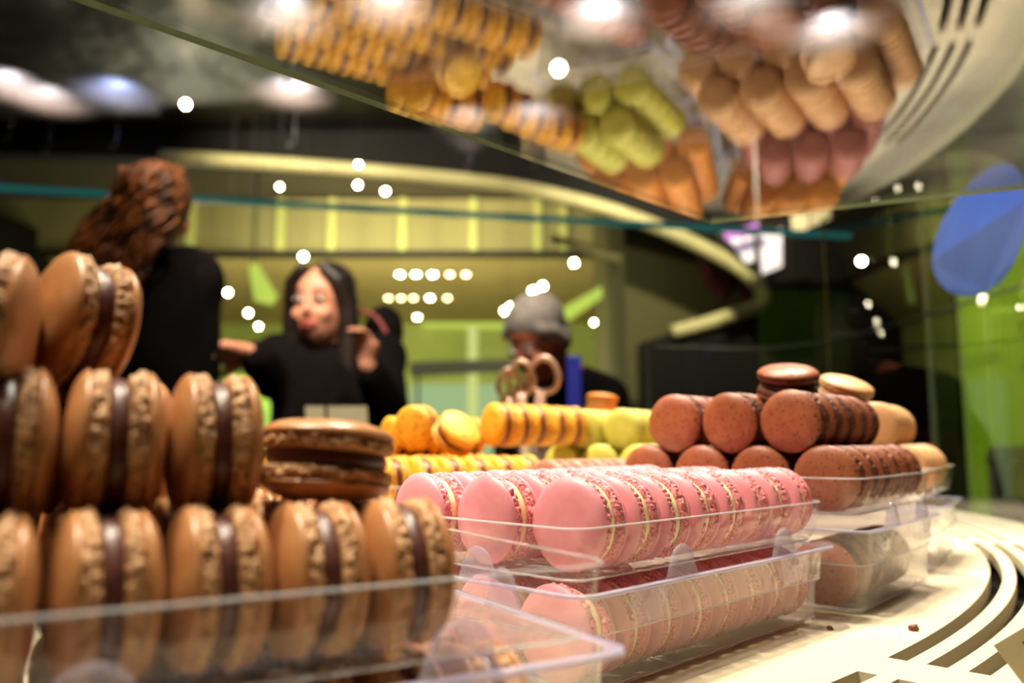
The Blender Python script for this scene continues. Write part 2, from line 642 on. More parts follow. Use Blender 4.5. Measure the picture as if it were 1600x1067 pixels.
def quad_panel(name, pix, y, material, label, cat, th=0.04, rod=None):
    bm = bmesh.new()
    a = [bm.verts.new(Py(u, v, y)) for u, v in pix]
    b = [bm.verts.new(Py(u, v, y) + Vector((0, th, 0))) for u, v in pix]
    bm.faces.new(a)
    bm.faces.new(b[::-1])
    n = len(pix)
    for i in range(n):
        bm.faces.new((a[i], b[i], b[(i + 1) % n], a[(i + 1) % n]))
    o = empty(name, Py(pix[0][0], pix[0][1], y))
    bmesh.ops.translate(bm, verts=bm.verts, vec=-Vector(o.location))
    obj('front', bm, material, o)
    if rod:                                    # hung from the ceiling or standing on a foot
        q = Py(rod[0], rod[1], y) - Vector(o.location)
        bm = bmesh.new()
        add_tube(bm, [q + Vector((0, th * 0.5, 0)), Vector((q.x, th * 0.5, rod[2] - o.location.z))], 0.012, n=6)
        obj('rod', bm, M_dark, o)
    return tag(o, label, cat)


quad_panel('slanted_lamp', [(388, 412), (402, 412), (432, 462), (424, 476), (398, 470)], 7.6, M_limeglow, 'slanted bright lime lamp left of the woman in black', 'lamp', rod=(395, 414, z_l1 + 0.03))
quad_panel('slanted_lamp', [(870, 486), (952, 440), (952, 456), (890, 500)], 7.8, M_limeglow, 'slanted lime lamp right of the grey haired man', 'lamp', rod=(945, 448, z_l1 + 0.03))
quad_panel('slanted_lamp', [(660, 500), (800, 505), (800, 513), (660, 511)], 11.96, M_limeglow, 'thin level lime light strip under the soffit', 'lamp')
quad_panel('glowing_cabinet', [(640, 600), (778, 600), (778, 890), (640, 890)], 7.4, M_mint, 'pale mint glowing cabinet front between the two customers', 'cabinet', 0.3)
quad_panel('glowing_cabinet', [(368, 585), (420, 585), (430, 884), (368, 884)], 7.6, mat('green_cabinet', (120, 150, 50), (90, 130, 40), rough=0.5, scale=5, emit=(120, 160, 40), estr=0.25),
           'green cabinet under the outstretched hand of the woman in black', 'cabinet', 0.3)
quad_panel('column_lamp', [(731, 510), (746, 510), (746, 898), (731, 898)], 7.1, emit_mat('post_glow', (226, 232, 140), 0.8), 'upright pale lime light post beside the mint cabinet', 'lamp')
quad_panel('wall_shelf', [(640, 566), (800, 560), (800, 576), (640, 584)], 6.6, mat('ledge_dark', (58, 52, 34), rough=0.5), 'dark narrow shelf above the mint cabinet', 'shelf', 0.3, rod=(650, 575, 0))
lamp('AREA', 'room_light', (-1.2, 7.2, 2.2), 95, (1.0, 0.92, 0.62), (-1.0, 10.5, 1.6), size=2.5, shape='SQUARE')
lamp('POINT', 'room_light', (-0.6, 8.2, 1.2), 85, (1.0, 0.92, 0.62), shadow_soft_size=0.3)
lamp('POINT', 'room_light', (-3.2, 8.0, 1.4), 65, (1.0, 0.92, 0.62), shadow_soft_size=0.3)

# ------------------------------------------------------------------ ceiling uplights: pools of light on the foil ceiling
M_can = mat('black_can', (12, 11, 10), rough=0.5)


def uplight(u, v, energy, color, label, drop=0.30, size=96):
    p = Pz(u, v, HC)
    base = p - Vector((0, 0, drop))
    e = empty('ceiling_uplight', base)
    tag(e, label, 'lamp', 'uplights under the foil ceiling')
    bm = bmesh.new()
    add_lathe(bm, [(0, -0.03), (0.012, -0.03), (0.014, 0.0), (0.011, 0.0), (0.009, -0.015), (0, -0.015)], 16)
    obj('can', bm, M_can, e)
    bm = bmesh.new()
    add_tube(bm, [(0.012, 0, -0.015), (0.03, 0, -0.01), (0.03, 0, drop)], 0.002, n=6)
    obj('stem', bm, M_can, e)
    l = lamp('SPOT', 'uplight_beam', (0, 0, 0), energy, color, None, spot_size=R_(size), spot_blend=1.0, shadow_soft_size=0.008)
    l.parent = e
    l.rotation_euler = (math.pi, 0, 0)
    return e


UL = [(15, 138, 1.5, 'white', 'at the far left edge'), (75, 160, 1.2, 'white', 'near the left edge, second from left'), (180, 150, 1.6, 'blue', 'with a bluish glow'),
      (455, 150, 1.5, 'white', 'above the long cream trim'), (730, 192, 1.0, 'white', 'close under the edge of the glass canopy'),
      (450, 34, 2.0, 'white', 'behind the glass canopy, leftmost'), (605, 14, 2.2, 'white', 'behind the glass canopy, second from left'),
      (935, 36, 2.4, 'white', 'behind the middle of the glass canopy'), (1300, 58, 2.2, 'white', 'behind the right part of the glass canopy'),
      (835, 186, 1.4, 'white', 'behind the green macaron reflections'), (1170, 14, 1.4, 'white', 'behind the top of the glass canopy')]
for u, v, en, c, t in UL:
    uplight(u, v, en * 80.0, (0.45, 0.55, 1.0) if c == 'blue' else (1.0, 0.92, 0.96), 'uplight with a pale pool on the ceiling, ' + t)

# crisp single lamps of the shop, far and near
BL = [(290, 163, 4.6, 'hanging in the dark left of the canopy edge', 0.035), (873, 107, 3.4, 'the brightest, seen through the canopy', 0.045), (474, 401, 5.2, 'just above the head of the woman in black', 0.03),
      (356, 457, 5.2, 'beside the shoulder of the curly haired woman', 0.026), (602, 299, 5.0, 'under the cream trim, rightmost of the small cluster', 0.026), (560, 257, 5.0, 'on the cream trim, topmost of the small cluster', 0.022),
      (559, 289, 4.6, 'on the lower side of the cream trim', 0.022), (437, 292, 5.0, 'under the cream trim, leftmost', 0.02), (897, 411, 5.2, 'high right of the grey haired man', 0.03), (848, 447, 5.2, 'above the head of the grey haired man, right', 0.028),
      (833, 455, 5.2, 'above the head of the grey haired man, left', 0.034), (798, 480, 5.2, 'touching the grey hair, right', 0.03), (788, 486, 5.2, 'touching the grey hair, left', 0.026),
      (388, 489, 5.2, 'under the slanted lime light panel', 0.024), (404, 510, 5.2, 'above the outstretched hand', 0.02), (1346, 408, 4.8, 'in the dark right of the white menu boards', 0.032), (1449, 415, 4.8, 'in the dark beside the blue sticker', 0.022),
      (508, 518, 5.2, 'pale green, at the collar of the woman in black', 0.016), (928, 504, 5.2, 'dim, right of the grey haired man', 0.018)]


def pendant(u, v, y, t, r):
    y = min(y, YW - 0.25)
    p = Py(u, v, y)
    e = empty('pendant_lamp', p)
    tag(e, 'tiny round glowing pendant lamp ' + t, 'lamp', 'small pendant lamps of the shop')
    bm = bmesh.new()
    add_lathe(bm, [(0, -r), (r * 0.6, -r * 0.8), (r, -r * 0.1), (r * 0.8, r * 0.6), (r * 0.3, r * 0.95), (0, r)], 16)
    obj('bulb', bm, M_bulbw if r >= 0.03 else M_bulb, e, smooth=True)
    bm = bmesh.new()
    add_lathe(bm, [(0, r * 0.9), (r * 0.4, r * 0.9), (r * 0.35, r * 1.6), (0, r * 1.6)], 12)
    obj('socket', bm, M_can, e)
    bm = bmesh.new()
    add_tube(bm, [(0, 0, r * 1.5), (0, 0, HC - p.z)], 0.0012, n=5)
    obj('cord', bm, M_can, e)


for u, v, y, t, r in BL:
    if 500 < u < 510:
        continue
    pendant(u, v, y, t, r * 0.62)

# ------------------------------------------------------------------ macarons
RM, TM = 0.024, 0.029                         # radius and thickness of a macaron
PITCHM = 0.0298
KINDS = {
    'caramel': dict(shell=((190, 132, 84), (180, 120, 73)), foot=((216, 164, 112), (138, 82, 46)), fill=((96, 54, 48), (84, 44, 40)), speck=None, rough=0.34),
    'pink': dict(shell=((232, 150, 160), (226, 140, 152)), foot=((236, 150, 156), (186, 62, 78)), fill=((248, 230, 184), (242, 220, 166)), speck=None, rough=0.42),
    'chocolate': dict(shell=((166, 97, 63), (152, 83, 52)), foot=((122, 62, 40), (84, 40, 26)), fill=((60, 30, 22), (50, 24, 18)), speck=(92, 42, 30), rough=0.45, cut=(0.615, 0.65), ss=420),
    'yellow': dict(shell=((240, 188, 56), (230, 168, 40)), foot=((226, 160, 44), (170, 100, 30)), fill=((104, 52, 36), (90, 44, 30)), speck=(150, 84, 28), rough=0.5, cut=(0.58, 0.68), ss=260),
    'orange': dict(shell=((232, 158, 74), (222, 140, 56)), foot=((232, 160, 76), (190, 104, 40)), fill=((236, 190, 110), (226, 170, 90)), speck=None, rough=0.5),
    'lime': dict(shell=((206, 200, 88), (190, 186, 70)), foot=((206, 196, 96), (150, 142, 50)), fill=((226, 220, 140), (214, 206, 120)), speck=None, rough=0.5),
    'tan': dict(shell=((214, 164, 112), (204, 150, 98)), foot=((222, 176, 126), (170, 116, 70)), fill=((226, 196, 150), (214, 180, 130)), speck=None, rough=0.5),
    'mauve': dict(shell=((176, 112, 100), (164, 98, 88)), foot=((180, 116, 100), (120, 62, 56)), fill=((120, 66, 60), (100, 52, 48)), speck=None, rough=0.5),
    'mocha': dict(shell=((186, 124, 100), (174, 110, 88)), foot=((186, 124, 98), (130, 74, 54)), fill=((120, 70, 54), (104, 58, 44)), speck=(140, 78, 58), rough=0.5, cut=(0.6, 0.66), ss=380),
}
WORD = {'caramel': 'caramel brown', 'pink': 'pink', 'chocolate': 'speckled chocolate', 'yellow': 'yellow', 'orange': 'orange', 'lime': 'lime green', 'tan': 'tan', 'mauve': 'mauve', 'mocha': 'rosy brown'}


def shell_bm(n):
    bm = bmesh.new()
    prof = [(0, 0.0145), (0.006, 0.01442), (0.011, 0.01405), (0.0155, 0.0134), (0.0190, 0.0124), (0.0214, 0.0112), (0.0230, 0.0099), (0.0237, 0.0089), (0.0235, 0.0082), (0.0222, 0.0079), (0.0190, 0.0078)]
    add_lathe(bm, prof, n)
    for v in bm.verts:                         # slightly hand-piped, not perfectly round
        k = 1 + 0.012 * noise.noise(Vector((v.co.x * 40, v.co.y * 40, 3.1)))
        v.co.x *= k
        v.co.y *= k
        v.co.z += 0.00035 * noise.noise(Vector((v.co.x * 90, v.co.y * 90, 7.7))) * (1 if v.co.z > 0.009 else 0)
    return bm


def foot_bm(n, m, seed, amp):
    """the crumbly ruffled foot: a noisy band"""
    bm = bmesh.new()
    rings = []
    for j in range(m + 1):
        t = j / m
        z = 0.0026 + (0.0083 - 0.0026) * t
        bulge = math.sin(math.pi * min(max(t, 0.0), 1.0)) ** 0.4
        ring = []
        for i in range(n):
            a = 2 * math.pi * i / n
            c, s = math.cos(a), math.sin(a)
            q = Vector((c * 0.023, s * 0.023, z)) + Vector((seed * 0.131, seed * 0.053, seed * 0.037))
            vor = noise.voronoi(q * 560)[0][0]
            d = 0.75 - 1.5 * vor + 0.7 * noise.noise(q * 330) + 0.4 * noise.noise(q * 1400)
            d2 = noise.noise(Vector((c * 2.2, s * 2.2, seed * 4.0)))
            r = 0.0206 + 0.0026 * bulge + amp * d + 0.0006 * d2
            if j in (0, m):
                r = 0.0200
            ring.append(bm.verts.new((c * r, s * r, z + 0.0006 * noise.noise(q * 450 + Vector((9, 9, 9))) * bulge)))
        rings.append(ring)
    for a, b in zip(rings[:-1], rings[1:]):
        for i in range(n):
            j = (i + 1) % n
            bm.faces.new((a[i], a[j], b[j], b[i]))
    cv = bm.verts.new((0, 0, 0.0029))
    for i in range(n):
        bm.faces.new((rings[0][i], cv, rings[0][(i + 1) % n]))
    return bm


def fill_bm(n, seed):
    bm = bmesh.new()
    prof = [(0, 0.0033), (0.0185, 0.0033), (0.0206, 0.0027), (0.0213, 0.0012), (0.0215, 0), (0.0213, -0.0012), (0.0206, -0.0027), (0.0185, -0.0033), (0, -0.0033)]
    add_lathe(bm, prof, n)
    for v in bm.verts:
        a = math.atan2(v.co.y, v.co.x)
        k = 1 + 0.03 * noise.noise(Vector((math.cos(a) * 1.6, math.sin(a) * 1.6, seed * 3.0)))
        v.co.x *= k
        v.co.y *= k
    return bm


def to_mesh(name, bm, material):
    me = bpy.data.meshes.new(name)
    bmesh.ops.recalc_face_normals(bm, faces=bm.faces)
    bm.to_mesh(me)
    bm.free()
    me.polygons.foreach_set('use_smooth', [True] * len(me.polygons))
    me.materials.append(material)
    return me


MEND = {}
for kind, d in KINDS.items():
    hi = kind in ('caramel', 'pink', 'chocolate')
    ms = mat(kind + '_shell', d['shell'][0], d['shell'][1], rough=d['rough'], scale=120, bump=0.12, bscale=1800, speck=d['speck'], speck_scale=d.get('ss', 300), speck_cut=d.get('cut', (0.6, 0.66)))
    mf = mat(kind + '_foot', d['foot'][1], d['foot'][0], rough=0.55, scale=700, detail=2, bump=0.5, bscale=1300, lo=0.32, hi=0.55)
    ml = mat(kind + '_filling', d['fill'][0], d['fill'][1], rough=0.35, scale=200, bump=0.1, bscale=600)
    nn, mm = (210, 11) if hi else (80, 6)
    MEND[kind] = dict(
        shell=to_mesh('shell', shell_bm(72 if hi else 36), ms),
        foot=[to_mesh('foot', foot_bm(nn, mm, s + len(MEND) * 3, 0.0016 if kind == 'caramel' else 0.00125), mf) for s in range(2)],
        fill=[to_mesh('filling', fill_bm(48 if hi else 28, s), ml) for s in range(2)])

FLIP = Matrix.Rotation(math.pi, 4, 'X')


def macaron(kind, pos, axis, label, group, spin=None):
    axis = Vector(axis).normalized()
    q = axis.to_track_quat('Z', 'Y') @ Quaternion((0, 0, 1), random.uniform(0, 6.28) if spin is None else spin)
    e = empty('macaron', pos, q)
    tag(e, label, 'macaron', group)
    D = MEND[kind]
    link_mesh('filling', random.choice(D['fill']), e)
    for s in (0, 1):
        sh = link_mesh('shell', D['shell'], e)
        ft = link_mesh('ruffled_foot', random.choice(D['foot']), sh)
        if s:
            sh.rotation_euler = (math.pi, 0, random.uniform(0, 6.28))
        else:
            sh.rotation_euler = (0, 0, random.uniform(0, 6.28))
    return e


def jit(d, a=0.05):
    d = Vector(d).normalized()
    return (d + Vector((random.uniform(-a, a), random.uniform(-a, a), random.uniform(-a, a) * 0.6))).normalized()


def row(kind, start, d, n, z, text, group, pitch=PITCHM, j=0.05):
    """n macarons standing on edge one behind the other"""
    d = Vector((d[0], d[1], 0)).normalized()
    for i in range(n):
        p = Vector((start[0], start[1], 0)) + d * (pitch * i)
        p.z = CAMZ + z
        p += Vector((-d.y, d.x, 0)) * random.uniform(-0.0004, 0.0004)
        macaron(kind, p, jit(d, j), '%s macaron, %s from the front, %s' % (WORD[kind], ordinal(i), text), group)


# ------------------------------------------------------------------ clear plastic trays
M_plas = clear_mat('clear_plastic', tint=(0.985, 0.98, 0.985), ior=1.5, rough=0.03, haze=0.035, hazecol=(0.95, 0.92, 0.95), bump=0.35, bscale=60)
M_plasb = clear_mat('reflection_haze_plastic', tint=(0.985, 0.98, 0.985), ior=1.5, rough=0.05, haze=0.22, hazecol=(0.97, 0.94, 0.92), bump=0.35, bscale=60)  # white haze stands in for the bright board reflected in the tray walls
M_rim = clear_mat('lilac_plastic_rim', tint=(0.80, 0.78, 0.95), ior=1.55, rough=0.06, haze=0.42, hazecol=(0.74, 0.72, 0.98))  # lilac tint, plus diffuse haze in place of bright rim highlights
M_lip = clear_mat('clear_plastic_lip', tint=(0.9, 0.9, 0.93), ior=1.55, rough=0.06, haze=0.35, hazecol=(0.95, 0.94, 0.98))  # pale haze painted in for highlights along lips and ridges
M_ear = clear_mat('lilac_plastic_ear', tint=(0.92, 0.91, 0.97), ior=1.6, rough=0.05, haze=0.16, hazecol=(0.84, 0.80, 0.98), bump=0.3, bscale=120)


def add_rib(bm, a, b, rad, z, t=0.0005):
    add_tube(bm, [(x, y, z) for x, y in rr_loop(a, b, rad)], t, n=5, closed=True)



def rr_loop(a, b, r, n=6):
    """rounded rectangle, half sizes a and b"""
    pts = []
    r = min(r, a * 0.9, b * 0.9)
    for cx, cy, s in ((a - r, b - r, 0), (-(a - r), b - r, 90), (-(a - r), -(b - r), 180), (a - r, -(b - r), 270)):
        for k in range(n + 1):
            t = R_(s + 90 * k / n)
            pts.append((cx + r * math.cos(t), cy + r * math.sin(t)))
    return pts


def add_loft(bm, loops, bottom=True, closed_top=False):
    rings = [[bm.verts.new((x, y, z)) for x, y in rr_loop(a, b, r)] for a, b, r, z in loops]
    for p, q in zip(rings[:-1], rings[1:]):
        n = len(p)
        for i in range(n):
            bm.faces.new((p[i], p[(i + 1) % n], q[(i + 1) % n], q[i]))
    if bottom:
        bm.faces.new(rings[0][::-1])
    if closed_top:
        bm.faces.new(rings[-1])


def tray_frame(center, d):
    d = Vector((d[0], d[1], 0)).normalized()
    return math.atan2(d.y, d.x)


def lower_tray(center, d, a, b, h, label, group, ears=True):
    """deep clear box with a ledge, a lilac flange, arched ears and clip pockets; stands on the board"""
    e = empty('deep_tray', (center[0], center[1], ZB))
    e.rotation_euler = (0, 0, tray_frame(center, d))
    tag(e, label, 'tray', group)
    bm = bmesh.new()
    r = 0.010
    add_loft(bm, [(a - 0.006, b - 0.006, r - 0.004, 0.0006), (a - 0.003, b - 0.003, r - 0.002, 0.0012), (a - 0.001, b - 0.001, r, 0.004), (a, b, r, h * 0.52), (a + 0.0022, b + 0.0022, r, h * 0.56),
                  (a + 0.0026, b + 0.0026, r, h * 0.60), (a + 0.004, b + 0.004, r, h - 0.001), (a + 0.0045, b + 0.0045, r, h)])
    obj('body', bm, M_plasb, e, smooth=True)
    bm = bmesh.new()
    add_loft(bm, [(a + 0.0045, b + 0.0045, r, h), (a + 0.010, b + 0.010, r + 0.004, h + 0.0006), (a + 0.0108, b + 0.0108, r + 0.004, h), (a + 0.0106, b + 0.0106, r + 0.004, h - 0.0012), (a + 0.0098, b + 0.0098, r + 0.004, h - 0.001)], bottom=False)
    obj('flange', bm, M_rim, e, smooth=True, label='lilac tinted rim')
    bm = bmesh.new()
    add_rib(bm, a + 0.0024, b + 0.0024, r, h * 0.58, 0.0005)
    add_rib(bm, a - 0.001, b - 0.001, r, 0.0035, 0.0004)
    obj('ridge', bm, M_lip, e, smooth=True)
    if ears:
        for sx, sy, ang in ((0.5, -1, 0), (-0.40, -1, 0), (-1, -0.15, 90), (1, 0.0, 90)):
            bm = bmesh.new()
            W, T, H = 0.0125, 0.0042, 0.017
            rings = []
            for z, k, t in ((0, 1.15, 1.0), (0.25, 1.0, 0.85), (0.5, 0.88, 0.72), (0.7, 0.75, 0.6), (0.85, 0.58, 0.5), (0.95, 0.36, 0.36), (1.0, 0.10, 0.12)):
                rings.append([bm.verts.new((W * k * math.cos(2 * math.pi * i / 20), T * t * math.sin(2 * math.pi * i / 20), H * z)) for i in range(20)])
            for p, q in zip(rings[:-1], rings[1:]):
                for i in range(20):
                    bm.faces.new((p[i], p[(i + 1) % 20], q[(i + 1) % 20], q[i]))
            bm.faces.new(rings[-1])
            o = obj('ear', bm, M_ear, e, smooth=True, label='arched locating ear')
            if ang == 0:
                o.location = (sx * a, sy * (b + 0.0065), h)
            else:
                o.location = (sx * (a + 0.0065), sy * b, h)
                o.rotation_euler = (0, 0, R_(90))
        for sx in (-0.62, 0.62):                # clip pockets pressed into the long side
            bm = bmesh.new()
            w0, w1, z0, z1, dp = 0.016, 0.0115, h - 0.002, h - 0.019, 0.0028
            y0 = -(b + 0.0044)
            A = [bm.verts.new(v) for v in ((-w0, y0, z0), (w0, y0, z0), (w1, y0 + 0.0006, z1), (-w1, y0 + 0.0006, z1))]
            B = [bm.verts.new(v) for v in ((-w0 + 0.002, y0 - dp, z0), (w0 - 0.002, y0 - dp, z0), (w1 - 0.0015, y0 - dp, z1 + 0.002), (-w1 + 0.0015, y0 - dp, z1 + 0.002))]
            bm.faces.new(B)
            for i in range(4):
                bm.faces.new((A[i], A[(i + 1) % 4], B[(i + 1) % 4], B[i]))
            o = obj('clip_pocket', bm, M_ear, e, label='trapezoid clip pocket')
            o.location = (sx * a, 0, 0)
    return e


def upper_tray(center, d, a, b, z, label, group, h=0.027):
    """shallow clear insert holding the top layer; z is its underside"""
    e = empty('shallow_tray', (center[0], center[1], CAMZ + z))
    e.rotation_euler = (0, 0, tray_frame(center, d))
    tag(e, label, 'tray', group)
    bm = bmesh.new()
    r = 0.012
    add_loft(bm, [(a - 0.010, b - 0.010, r - 0.004, 0.0004), (a - 0.006, b - 0.006, r - 0.002, 0.0008), (a - 0.003, b - 0.003, r, 0.004), (a - 0.001, b - 0.001, r, 0.010), (a + 0.0005, b + 0.0005, r, h * 0.7), (a + 0.001, b + 0.001, r, h)])
    obj('body', bm, M_plas, e, smooth=True)
    bm = bmesh.new()
    add_loft(bm, [(a + 0.001, b + 0.001, r, h), (a + 0.0022, b + 0.0022, r + 0.001, h + 0.0004), (a + 0.0024, b + 0.0024, r + 0.001, h - 0.0008)], bottom=False)
    obj('lip', bm, M_lip, e, smooth=True)
    bm = bmesh.new()
    add_rib(bm, a - 0.0045, b - 0.0045, r, 0.002, 0.0005)
    obj('ridge', bm, M_lip, e, smooth=True)
    return e


def perp(d):
    d = Vector((d[0], d[1])).normalized()
    return Vector((-d.y, d.x))


def tray_pair(first, d, nrow, s0, s1, zin, word, group_extra='', hbase=0.049, ears=True, where='', side=0.0265):
    """a base and its insert around nrow rows; first = first macaron of the outermost row; s0, s1 along the row"""
    d2 = Vector((d[0], d[1])).normalized()
    pn = perp(d)
    f = Vector((first[0], first[1]))
    mid = f + d2 * ((s0 + s1) / 2) + pn * (0.049 * (nrow - 1) / 2)
    a = (s1 - s0) / 2
    b = 0.049 * (nrow - 1) / 2 + side
    lower_tray(mid, d, a - 0.004, b - 0.002, hbase, 'deep clear plastic tray base standing under the %s macarons%s' % (word, where), 'clear tray bases', ears)
    upper_tray(mid, d, a, b, zin, 'shallow clear plastic tray insert holding the %s macarons%s' % (word, where), 'clear tray inserts')
    return mid


# --- pink tray, in focus
dp = (0.70, 0.714)
pp = perp(dp)
pf = Vector((0.0345, 0.435))
ZU = -0.0415                                   # centre height of macarons in the inserts
tray_pair(pf, dp, 3, -0.033, 0.227, -0.0672, 'pink')
gp = 'pink macarons in the insert'
for k, (off, nm) in enumerate(((0.0, 'right-hand row of the pink insert'), (-0.010, 'middle row of the pink insert'), (-0.016, 'left-hand row of the pink insert'))):
    st = pf + pp * (0.049 * k) + Vector(dp).normalized() * off
    row('pink', st, dp, 8, ZU, nm, gp, j=0.06)
for k, nm in enumerate(('right-hand row of the pink tray base', 'middle row of the pink tray base', 'left-hand row of the pink tray base')):
    st = pf + pp * (0.001 + 0.0475 * k) + Vector(dp).normalized() * (-0.010)
    row('pink', st, dp, 8 if k == 0 else 4, -0.119 + 0.0255, nm, 'pink macarons in the base', j=0.04)

# --- caramel tray, nearest on the left
dc = (0.86, 0.51)
pc = perp(dc)
cf = Vector((-0.1145, 0.2395))
uc = Vector(dc).normalized()
tray_pair(cf - uc * PITCHM, dc, 3, -0.045, 0.185, -0.0685, 'caramel', side=0.0285)
gc = 'caramel macarons in the pile'


def cm(t, k, z, label, axis=None, lift=0.0):
    p = cf + uc * (PITCHM * t) + pc * (0.049 * k)
    ax = jit((dc[0], dc[1], 0), 0.06) if axis is None else axis
    return macaron('caramel', (p.x, p.y, CAMZ + z + lift), ax, label, gc)


for t in range(-1, 4):
    cm(t, 0, -0.0428, 'caramel macaron, %s from the left in the front bottom row of the caramel pile' % ordinal(t + 1))
for t in range(-1, 4):
    cm(t, 1, -0.0428, 'caramel macaron, %s from the left in the second bottom row of the caramel insert' % ordinal(t + 1))
for t in range(-1, 4):
    cm(t, 2, -0.0428, 'caramel macaron, %s from the left in the rear bottom row of the caramel insert' % ordinal(t + 1))
for t, nm in ((-0.92, 'left'), (0.10, 'middle'), (1.10, 'right')):
    cm(t, 0.5, -0.0015, 'caramel brown macaron, the %s one of three in the second layer facing us' % nm)
for t, nm in ((-0.6, 'left'), (0.45, 'right')):
    cm(t, 1.5, -0.0015, 'caramel brown macaron half hidden behind the second layer, the %s one' % nm)
cm(2.46, 0.62, -0.0068, 'caramel brown macaron lying flat with a dark glossy filling, beside the pink ones', axis=(0.05, 0.10, 1.0))
macaron('caramel', P(124, 508, 0.287), (0.66, 0.73, -0.16), 'caramel brown macaron on top of the pile, its broad face turned to us', gc)
macaron('caramel', P(-26, 514, 0.252), (0.90, 0.40, -0.05), 'caramel brown macaron on top of the pile, cut by the left edge', gc)
for k, nm in ((0, 'front'), (1, 'second'), (2, 'rear')):
    for t in range(0, 6):
        p = cf + uc * (PITCHM * (t - 1)) + pc * (0.001 + 0.048 * k)
        macaron('caramel', (p.x, p.y, ZB + 0.0255), jit((dc[0], dc[1], 0), 0.03), 'caramel macaron, %s from the left in the %s row of the caramel base tray' % (ordinal(t), nm), 'caramel macarons in the base')

# --- chocolate tray with a pile
dh = (0.64, 0.77)
ph = perp(dh)
uh = Vector(dh).normalized()
hf = Vector((0.232, 0.615))
ZH = -0.0265
tray_pair(hf, dh, 4, -0.019, 0.170, -0.0525, 'speckled chocolate', hbase=0.058)
gh = 'chocolate macarons in the pile'
for k, nm in enumerate(('right-hand bottom row of chocolate pile', 'second bottom row of chocolate pile', 'third bottom row of chocolate pile', 'left-hand bottom row of chocolate pile')):
    row('chocolate', hf + ph * (0.049 * k), dh, 6, ZH, nm, gh, j=0.06)
for k, n, nm in ((0, 5, 'right-hand upper row of chocolate pile'), (1, 4, 'middle upper row of chocolate pile'), (2, 3, 'left-hand upper row of chocolate pile')):
    row('chocolate', hf + ph * (0.049 * (k + 0.5)) + uh * 0.002, dh, n, ZH + 0.0416, nm, gh, j=0.08)
macaron('chocolate', P(1231, 599, 0.668), (-0.05, -0.30, 1.0), 'speckled chocolate macaron lying flat on the very top of the pile', gh)
row('chocolate', hf + uh * 0.002 + ph * 0.005, dh, 5, -0.119 + 0.0255, 'chocolate tray base', 'chocolate macarons in the base', j=0.03)

# --- tan tray behind the chocolate one
dt = (0.55, 0.835)
pt = perp(dt)
ut = Vector(dt).normalized()
tf = Vector((0.381, 0.815))
ZT = -0.0265
tray_pair(tf, dt, 5, -0.020, 0.150, -0.0525, 'tan', hbase=0.058, ears=False)
gt = 'tan macarons in the pile'
for k in range(5):
    row('tan', tf + pt * (0.049 * k), dt, 5, ZT, '%s bottom row of tan pile from outer glass' % ordinal(k), gt)
for k, n in ((0, 4), (1, 4), (2, 4), (3, 4)):
    row('tan', tf + pt * (0.049 * (k + 0.5)) + ut * (-0.003), dt, n, ZT + 0.0416, '%s middle row of tan pile from outer glass' % ordinal(k), gt, j=0.08)
macaron('tan', P(1319, 615, 0.745), (0.20, -0.38, 1.0), 'pale tan macaron lying askew on top, right of the topmost chocolate one', gt)

# --- mauve tray, then orange, further round
dm = (0.30, 0.954)
pm = perp(dm)
um = Vector(dm).normalized()
mf_ = Vector((0.485, 1.09))
tray_pair(mf_, dm, 4, -0.024, 0.150, -0.0672, 'mauve', ears=False)
for k in range(4):
    row('mauve', mf_ + pm * (0.049 * k), dm, 5, ZU, '%s bottom row of mauve pile from outer glass' % ordinal(k), 'mauve macarons in the pile')
for k in (0, 1, 2):
    row('mauve', mf_ + pm * (0.049 * (k + 0.5)) + um * 0.004, dm, 3, ZU + 0.0416, '%s upper row of mauve pile from outer glass' % ordinal(k), 'mauve macarons in the pile', j=0.09)
do = (0.14, 0.99)
po = perp(do)
of = Vector((0.535, 1.318))
tray_pair(of, do, 4, -0.024, 0.180, -0.0672, 'orange', ears=False, where=' in the outer column')
for k in range(4):
    row('orange', of + po * (0.049 * k), do, 6, ZU, '%s bottom row of outer orange pile from outer glass' % ordinal(k), 'orange macarons of the outer pile')
for k in (0, 1, 2):
    row('orange', of + po * (0.049 * (k + 0.5)), do, 5, ZU + 0.0416, '%s upper row of outer orange pile from outer glass' % ordinal(k), 'orange macarons of the outer pile', j=0.09)

# --- inner column: yellow, rosy brown, lime, orange
dy = (0.83, 0.56)
py_ = perp(dy)
uy = Vector(dy).normalized()
yf = Vector((-0.161, 0.743))
tray_pair(yf, dy, 4, -0.024, 0.230, -0.0672, 'yellow', ears=False)
gy = 'yellow macarons in the pile'
for k in range(4):
    row('yellow', yf + py_ * (0.049 * k), dy, 8, ZU + 0.004, '%s bottom row of yellow pile from pink tray' % ordinal(k), gy, j=0.07)
y2 = yf + py_ * (0.049 * 1.5)
macaron('yellow', P(652, 668, 0.885), (0.45, 0.85, 0.05), 'yellow macaron facing us at the left end of the upper yellow row', gy)
macaron('yellow', P(713, 678, 0.85), (0.55, -0.55, 0.62), 'yellow macaron tipped over, its chocolate filling slanting across', gy)
for i in range(5):
    p = P(780 + 27.5 * i, 664 + 0.5 * i, 0.905 + 0.0235 * i)
    macaron('yellow', p, jit((0.80, 0.55, 0), 0.08), 'yellow macaron, %s from the left in the upper yellow row' % ordinal(i), gy)
for i in range(4):
    p = yf + py_ * (0.049 * 2.5) + uy * (PITCHM * (i + 4.2))
    macaron('yellow', (p.x, p.y, CAMZ + ZU + 0.0456), jit((dy[0], dy[1], 0), 0.08), 'yellow macaron, %s from the left in the rear upper row of the yellow pile' % ordinal(i), gy)
row('mocha', (0.037, 0.755), (0.74, 0.67), 5, ZU + 0.002, 'single rosy brown row behind the pink tray', 'rosy brown macarons')
